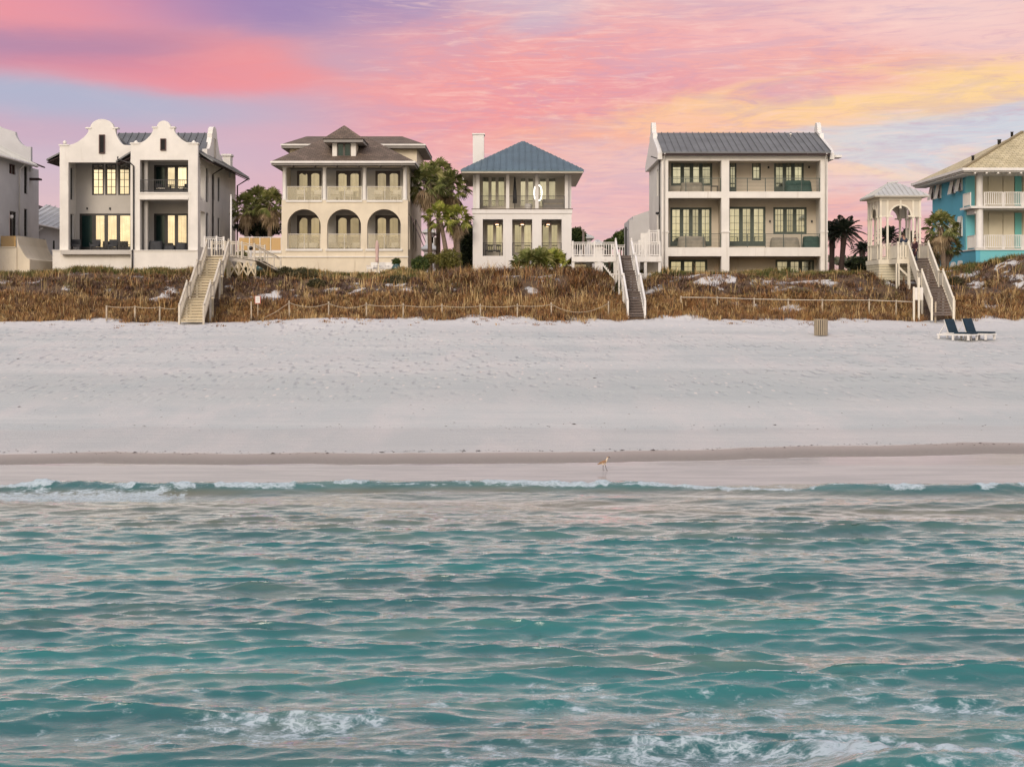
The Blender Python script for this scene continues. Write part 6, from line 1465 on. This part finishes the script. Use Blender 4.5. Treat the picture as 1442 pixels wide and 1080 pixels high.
def fan_crown(n, r, seed, lo=-35, hi=88, dead=False):
    rs_ = np.random.RandomState(seed); vs, ts = [], []
    for i in range(n):
        az_ = i*2.39996+rs_.uniform(-.3, .3); f = (i+.5)/n; el = R(lo+(hi-lo)*f+rs_.uniform(-8, 8))
        d = np.array([math.cos(az_)*math.cos(el), math.sin(az_)*math.cos(el), math.sin(el)])
        fan_leaf(vs, ts, np.array([0,0,0.])+d*.06, d, rs_, r*rs_.uniform(.45, .62), r*rs_.uniform(.42, .55), (1.6 if dead else .7)+(1-f)*.6)
    return np.array(vs), np.array(ts)
def mesh_of(v, t, name, mat): return fastmesh(name, v, None, t, [mat], False)
CR = {}
for kind in ('green', 'bright'):
    for j in range(2): CR[kind, j] = mesh_of(*fan_crown(38 if kind == 'green' else 32, 1.0, 5+j+(kind == 'bright')*7), 'crown', PM[kind])
SK = [mesh_of(*fan_crown(26, .95, 40+j, -85, -30, True), 'dead_fronds', PM['dead']) for j in range(2)]
def fan_palm(label, px, py, Y, rpx, kind, seed, pxb=None, skirt=True, zb=None, group=None):
    r = rpx*Y/FOC; x, z = PX(px, Y), PZ(py, Y); xb_ = PX(pxb if pxb is not None else px, Y); z0 = (zb if zb is not None else gz(xb_, Y))-.2
    t = T('fan_palm', label, 'palm tree', (xb_, Y, z0+.2), 0, group); rs_ = random.Random(seed)
    H_ = z-z0; pts = [(xb_+(x-xb_)*(i/8)**1.5, Y, z0+H_*i/8*.97) for i in range(9)]
    MB().tube(pts, [.19-.05*i/8+(.03 if i > 6 else 0)+rs_.uniform(-.012, .012) for i in range(9)], 10).build('trunk', 'trunk', t)
    bt_ = MB()   # old leaf bases under the crown
    for i in range(26):
        a = i*2.4; zz_ = z-.15-i*.035; bt_.bar((x+.1*math.cos(a), Y+.1*math.sin(a), zz_-.12), (x+.25*math.cos(a), Y+.25*math.sin(a), zz_+.14), .06, .03)
    bt_.build('leaf_bases', 'trunk', t)
    o = addobj('crown', CR[kind, seed % 2], None, t); o.location = Vector((x, Y, z))-ORG[0]; o.scale = (r, r, r); o.rotation_euler = (0,0,seed*1.7)
    if skirt:
        o = addobj('dead_fronds', SK[seed % 2], None, t); o.location = Vector((x, Y, z-.05))-ORG[0]; o.scale = (r*.92, r*.92, r*1.0); o.rotation_euler = (0,0,seed*.9)
    return t
fan_palm('tall fan palm with hanging dead fronds, leftmost of the cluster by the arcaded house terrace', 346, 290, 106, 24, 'green', 1, 348, group='fan palms left of the arcaded house')
fan_palm('tall fan palm with hanging dead fronds, nearest the arcaded house on its left', 381, 286, 105, 26, 'green', 2, 379, group='fan palms left of the arcaded house')
fan_palm('tall fan palm in the middle of the cluster left of the arcaded house', 363, 280, 109, 23, 'green', 3, 362, group='fan palms left of the arcaded house')
fan_palm('big fan palm with dead skirt, closest to the arcaded house on its right', 603, 256, 104, 32, 'green', 4, 606, group='fan palms right of the arcaded house')
fan_palm('big fan palm with broad crown behind, left of the pyramid roof house', 633, 262, 106, 30, 'green', 5, 645, group='fan palms right of the arcaded house')
fan_palm('highest fan palm of the group between the arcaded and pyramid roof houses', 618, 244, 109, 26, 'green', 6, 617, group='fan palms right of the arcaded house')
fan_palm('short bright green fan palm in front, left one of the two', 619, 305, 99, 25, 'bright', 7, 632, skirt=False, group='short bright fan palms')
fan_palm('short bright green fan palm in front, right one beside the pyramid roof house', 643, 306, 100, 23, 'bright', 8, 646, group='short bright fan palms')
fan_palm('slim fan palm in front of the turquoise house side wall', 1325, 318, 94.6, 27, 'green', 9, 1329, skirt=True)
fan_palm('shorter fan palm behind the slim one before the turquoise house', 1337, 346, 96, 19, 'green', 10, 1332, skirt=False)
fan_palm('shaggy low fan palm left of the slim one, beside the gazebo', 1316, 350, 97.5, 20, 'green', 11, 1318)
# dwarf palmetto
Y = 97.5; x = PX(760, Y); t = T('palmetto', 'low dwarf palmetto clump in front of the pyramid roof house', 'palm', (x, Y, gz(x, Y)))
for dx_, s_, j in ((-.7, 1.0, 0), (.1, 1.15, 1), (.8, 1.0, 2), (.3, .8, 3)):
    o = addobj('fronds', mesh_of(*fan_crown(24, 1.15, 60+j, 8, 88), 'fronds', PM['bright' if j == 2 else 'green']), None, t); o.location = (dx_*1.2, .1*j, .55); o.scale = (s_*1.35,)*3
# date palms
def date_crown(n, r, seed):
    rs_ = np.random.RandomState(seed); vs, ts = [], []; up = np.array([0,0,1.])
    for i in range(n):
        az_ = i*2.39996; f = (i+.5)/n; el = R(-25+100*f); L = r*rs_.uniform(.9, 1.1)
        h = np.array([math.cos(az_), math.sin(az_), 0]); d = h*math.cos(el)+up*math.sin(el); s = np.cross(h, up)
        P = lambda t: d*L*t-up*L*.42*t*t*(1.1-.3*f)
        K = 12
        for k_ in range(K):
            a, b2_ = P(k_/K), P((k_+1)/K); b = len(vs); w = s*.02; vs += [a-w, a+w, b2_+w, b2_-w]; ts += [(b, b+1, b+2), (b, b+2, b+3)]
        for k_ in range(2, 26):
            t_ = k_/26; a = P(t_); tg = P(t_+.02)-a; tg = tg/np.linalg.norm(tg); ll = r*.22*math.sin(math.pi*min(1, t_*.9+.12))+.04
            for sd_ in (-1, 1):
                q = s*sd_*.8+tg*.55+up*.12*rs_.uniform(-.6, 1); q = q/np.linalg.norm(q); wv_ = tg*.022*r
                b = len(vs); vs += [a-wv_, a+q*ll*.6+wv_*.8-up*.0, a+q*ll-up*.04*r]; ts += [(b, b+1, b+2)]
    return np.array(vs), np.array(ts)
DC = [mesh_of(*date_crown(34, 1.0, 80+j), 'crown', PM['dark']) for j in range(2)]
def date_palm(label, px, py, Y, rpx, j, pxb):
    r = rpx*Y/FOC; x, z = PX(px, Y), PZ(py, Y); xb_ = PX(pxb, Y); z0 = gz(xb_, Y)
    t = T('date_palm', label, 'palm tree', (xb_, Y, z0), 0, 'dark date palms behind the dune')
    MB().tube([(xb_+(x-xb_)*i/6, Y, z0-.2+(z-z0+.15)*i/6) for i in range(7)], [.26, .24, .22, .21, .21, .24, .27], 10).build('trunk', 'trunk_dark', t)
    o = addobj('crown', DC[j % 2], None, t); o.location = Vector((x, Y, z))-ORG[0]; o.scale = (r,)*3; o.rotation_euler = (0,0,j*1.3)
date_palm('dark date palm with arching fronds midway between the balcony house and the gazebo', 1189, 326, 112, 34, 0, 1183)
date_palm('dark date palm half hidden behind the right corner of the balcony house', 1172, 330, 113, 32, 1, 1171)
date_palm('small dark date palm just left of the gazebo', 1214, 352, 118, 20, 2, 1216)
date_palm('dark date palm seen through the left opening of the gazebo', 1251, 334, 116, 26, 3, 1251)
date_palm('dark date palm seen through the arch of the gazebo', 1279, 338, 117, 26, 4, 1279)
# ================================================================ background
def bghouse(label, px0, px1, pe, pr, Y, wall, roof, rid=None):
    t = T('distant_house', label, 'house', (PX((px0+px1)/2, Y), Y, 5.8)); x0, x1 = PX(px0, Y), PX(px1, Y); ze_, zr_ = PZ(pe, Y), PZ(pr, Y)
    MB().box(x0+.3, x1-.3, Y+.3, Y+6, 5.6, ze_-.02).build('wall', wall, t)
    xm = (x0+x1)/2 if rid is None else PX(rid, Y); q = (x1-x0)*.08
    MB().hip(x0, x1, Y, Y+6.3, ze_, xm-q, xm+q, Y+3, Y+3.3, zr_, .12, .5).build('roof', roof, t)
    for k in (.3, .65): u = x0+(x1-x0)*k; window(t, front(Y+.3), u, u+.8, ze_-1.9, ze_-.5, fm='white', gm='glass_dull')
bghouse('distant house with low grey metal roof right behind the white railed deck', 792, 837, 334, 318, 125, 'stucco_grey', 'pale_roof', 800)
bghouse('tiny distant white gabled roof seen over the white railed deck', 834, 853, 344, 336, 150, 'white', 'pale_roof')
bghouse('distant house with pinkish roof beside the date palm trunks', 1150, 1193, 379, 368, 140, 'white', 'pink')
bghouse('pale distant house seen behind the trunks right of the arcaded house', 592, 614, 350, 340, 130, 'white', 'pale_roof')
bghouse('upper pale distant roof seen right of the arcaded house', 594, 612, 326, 319, 136, 'stucco_grey', 'pale_roof')
shrub('dark green tree behind the deck beside the pyramid roof house', 812, 336, 118, 26, 30, 'green', 3000, 50, .12, 'background_tree')
shrub('dark green tree behind the deck, left of the grey rear wing', 876, 338, 118, 30, 26, 'green', 3000, 51, .12, 'background_tree')
shrub('sparse round tree peeking over the deck near the dark post', 858, 344, 116, 18, 14, 'green', 1600, 52, .10, 'background_tree')
shrub('dark low tree left of the gazebo base', 1212, 372, 112, 40, 18, 'dark', 3000, 53, .12, 'background_tree')
# far woodland as one mass
n = 60000; rs = np.random.RandomState(3); X = rs.uniform(-190, 240, n); Y = rs.uniform(250, 300, n)
top = 12.6+3.0*fbm(X*.06, Y*.05, 81, 4)-1.5; Z = 5+(top-5)*rs.rand(n)**.5
a = rs.normal(size=(n, 3)); a /= np.linalg.norm(a, axis=1)[:, None]; b = np.cross(a, rs.normal(size=(n, 3))); b /= np.linalg.norm(b, axis=1)[:, None]
p = np.stack([X, Y, Z], -1); s = rs.uniform(.5, 1.1, n)[:, None]; v = np.stack([p-a*s, p+b*s*.6, p+a*s, p-b*s*.6], 1).reshape(-1, 3)
wm = leafmat('woodland_leaves', (.05,.06,.035), (.085,.09,.05), (.13,.12,.075))
o = addobj('woodland', fastmesh('woodland', v, np.arange(len(v)).reshape(-1, 4), None, [wm], False), 'stuff')
# ================================================================ dune vegetation
gm, g, b = newmat('dune_grass_blades'); at = g.attr('Col')
g.link(at.outputs['Color'], b.inputs['Base Color']); b.inputs['Roughness'].default_value = .7; b.inputs['Specular IOR Level'].default_value = .2
def blades(name, x, y, z, h, lean, az_, w, col, label=None):
    n = len(x); wa = az_+rs.uniform(.8, 2.3, n); wx_, wy_2 = np.cos(wa)*w, np.sin(wa)*w; lx, ly = np.cos(az_)*lean*h, np.sin(az_)*lean*h
    p0 = np.stack([x, y, z], -1); o0 = np.stack([wx_, wy_2, 0*wx_], -1)
    p1 = np.stack([x+lx*.35, y+ly*.35, z+h*.6], -1); p2 = np.stack([x+lx, y+ly, z+h*(1-.35*np.minimum(lean, 1))], -1)
    v = np.stack([p0-o0, p0+o0, p1+o0*.75, p1-o0*.75, p2], 1).reshape(-1, 3)
    i = np.arange(n)*5; q = np.stack([i, i+1, i+2, i+3], -1); t = np.stack([i+3, i+2, i+4], -1)
    c = np.repeat(np.concatenate([col, np.ones((n, 1))], 1), 5, 0)
    me = fastmesh(name, v, q, t, [gm], False, {'Col': ('FLOAT_COLOR', c)})
    return addobj(name, me, 'stuff')
def clumps(nc, per, xr, yr, dens, hfun, spread, pal, name, lean=(.15, .7), wid=.014, seed=1, keep=None):
    rs_ = np.random.RandomState(seed)
    cx = rs_.uniform(*xr, nc); cy = rs_.uniform(*yr, nc); k = dens(cx, cy) > rs_.rand(nc); cx, cy = cx[k], cy[k]
    # nothing grows through the stairs
    for sx, hw_ in ((-18.5, .85), (7.2, .65)): k = ~((abs(cx-sx) < hw_) & (cy < 92)); cx, cy = cx[k], cy[k]
    k = ~((abs(cx-(24.62+(cy-81.2)*.098)) < .75) & (cy < 91)); cx, cy = cx[k], cy[k]
    m_ = len(cx); hc = hfun(cx, cy)*rs_.uniform(.65, 1.25, m_); pc = pal(cx, cy, rs_)
    i = np.repeat(np.arange(m_), per); n = len(i)
    r = spread*np.sqrt(rs_.rand(n)); a = rs_.uniform(0, 6.283, n); x = cx[i]+r*np.cos(a); y = cy[i]+r*np.sin(a)
    z = ground_z(x, y)-.03; col = np.clip(pc[i]*rs_.uniform(.5, 1.3, (n, 1)), .005, .9)
    return blades(name, x, y, z, hc[i]*rs_.uniform(.55, 1.15, n), rs_.uniform(lean[0], lean[1], n), a+rs_.normal(0, .7, n), wid*rs_.uniform(.7, 1.5, n), col)
def pick(cols, wts):
    cols = np.array(cols); 
    def f(x, y, rs_):
        w = np.stack([wf(x, y) if callable(wf) else np.full(len(x), wf) for wf in wts], 1); w = w/w.sum(1, keepdims=True); cum = np.cumsum(w, 1)
        return cols[(rs_.rand(len(x))[:, None] > cum).sum(1).clip(0, len(cols)-1)]
    return f
GOLD, RUST, BROWN, DARK, STRAW, GREEN, OLIVE, PURP = (.52,.33,.135), (.37,.19,.08), (.25,.15,.085), (.10,.06,.045), (.62,.45,.22), (.11,.13,.04), (.25,.22,.08), (.19,.125,.11)
vd = veg_density
zone = lambda x, y: fbm(x*.25, y*.4, 101, 3)
low = clumps(15000, 13, (-46, 46), (81.2, 86.5), lambda x, y: vd(x, y)*1.2, lambda x, y: .30+.22*fbm(x*.4, y*.4, 7, 3), .22,
    pick([GOLD, RUST, BROWN, STRAW, DARK], [lambda x, y: .5*zone(x, y), .35, .2, .14, .12]), 'golden_dune_grass', (.15, 1.0), .013, 2)
mid = clumps(17000, 12, (-46, 46), (85.5, 94.5), lambda x, y: vd(x, y)*(.25+.75*sstep(fbm(x*.7, y*.8, 103, 3), .42, .56)), lambda x, y: .22+.26*fbm(x*.3, y*.3, 8, 3)+.42*sstep(x, -6.5, -3.5)*(1-sstep(x, 5, 7))*sstep(y, 86, 88), .25,
    pick([BROWN, DARK, PURP, RUST, OLIVE, STRAW], [.28, .30, .28, lambda x, y: .15+.5*sstep(x, -5, -1)*(1-sstep(x, 5, 7.5)), lambda x, y: .10+.25*sstep(y, 91, 93), .12]), 'brown_dune_scrub_grass', (.3, 1.5), .014, 3)
topg = clumps(6200, 30, (-46, 46), (91.6, 96.0), lambda x, y: .25+.75*sstep(fbm(x*.55, y*.4, 88, 3), .40, .58), lambda x, y: (.24+.34*fbm(x*.5, y*.2, 18, 3)-.12*sstep(x, -7, -4)*(1-sstep(x, 6, 7.4)))*(1-.35*sstep(x, -18, -17)*(1-sstep(x, -8, -7))*sstep(y, 93.5, 94.5)), .24,
    pick([OLIVE, GREEN, STRAW, BROWN, GOLD], [.38, lambda x, y: .30+.22*sstep(x, 8, 12), .12, .10, .08]), 'green_dune_grass', (.15, .75), .013, 4)
oats = clumps(2600, 6, (-46, 46), (83, 91.5), lambda x, y: vd(x, y)*(.25+.75*np.exp(-((x-.5)/6.2)**2)), lambda x, y: .85+.35*fbm(x*.3, y*.3, 19, 2), .3,
    pick([STRAW, GOLD, RUST], [.45, .3, .25]), 'sea_oats', (.1, .7), .011, 5)
sc_d = lambda x, y: .16*sstep(fbm(x*.6, y*.8, 111, 3), .44, .6)*(1+5*np.exp(-((x+10)/5)**2)+3*np.exp(-((x-2)/6)**2))
spr = clumps(2600, 10, (-46, 46), (78.2, 82.6), lambda x, y: sc_d(x, y)*sstep(y, 78, 81.0), lambda x, y: .16+0*x, .16,
    pick([RUST, BROWN, GOLD], [.4, .4, .2]), 'beach_creeper', (.4, 1.6), .014, 6)
# wrack: scraps of weed and shell along the tide lines
n = 1500; X = rs.uniform(-24, 24, n); e_ = (fbm(X*.2, X*0, 131, 3)-.5)*1.0
xs_ = np.clip((X+3)/16, 0, 1); Y = 38.0+1.25*xs_*xs_*(3-2*xs_)+rs.normal(0, .12, n)+e_*.5
k = rs.rand(n) < .3; Y[k] = 42.5+rs.normal(0, .35, k.sum()); k2 = rs.rand(n) < .35; Y[k2] = rs.uniform(44, 76, k2.sum())
Zg = ground_z(X, Y)+.006; L = rs.uniform(.008, .045, n)*(1+1.2*(rs.rand(n) < .07)); th = rs.uniform(0, 3.14, n); W_ = L*rs.uniform(.2, .5, n)
c_, s_ = np.cos(th), np.sin(th); P = np.stack([X, Y, Zg], -1)
v = np.stack([P+np.stack([-c_*L, -s_*L*.6, 0*L], -1), P+np.stack([s_*W_, -c_*W_, L*.3], -1), P+np.stack([c_*L, s_*L*.6, L*.15], -1), P+np.stack([-s_*W_, c_*W_, L*.35], -1)], 1).reshape(-1, 3)
wk = pm('dried_weed', (.06,.038,.028), .9, .4, 8)
addobj('tide_wrack', fastmesh('tide_wrack', v, np.arange(len(v)).reshape(-1, 4), None, [wk], False), 'stuff')
# ================================================================ render settings
wd.cycles.sampling_method = 'NONE'
sc.cycles.max_bounces = 5; sc.cycles.diffuse_bounces = 2; sc.cycles.glossy_bounces = 3; sc.cycles.transparent_max_bounces = 8
sc.cycles.caustics_reflective = False; sc.cycles.caustics_refractive = False
sc.cycles.use_adaptive_sampling = True; sc.cycles.adaptive_threshold = .02
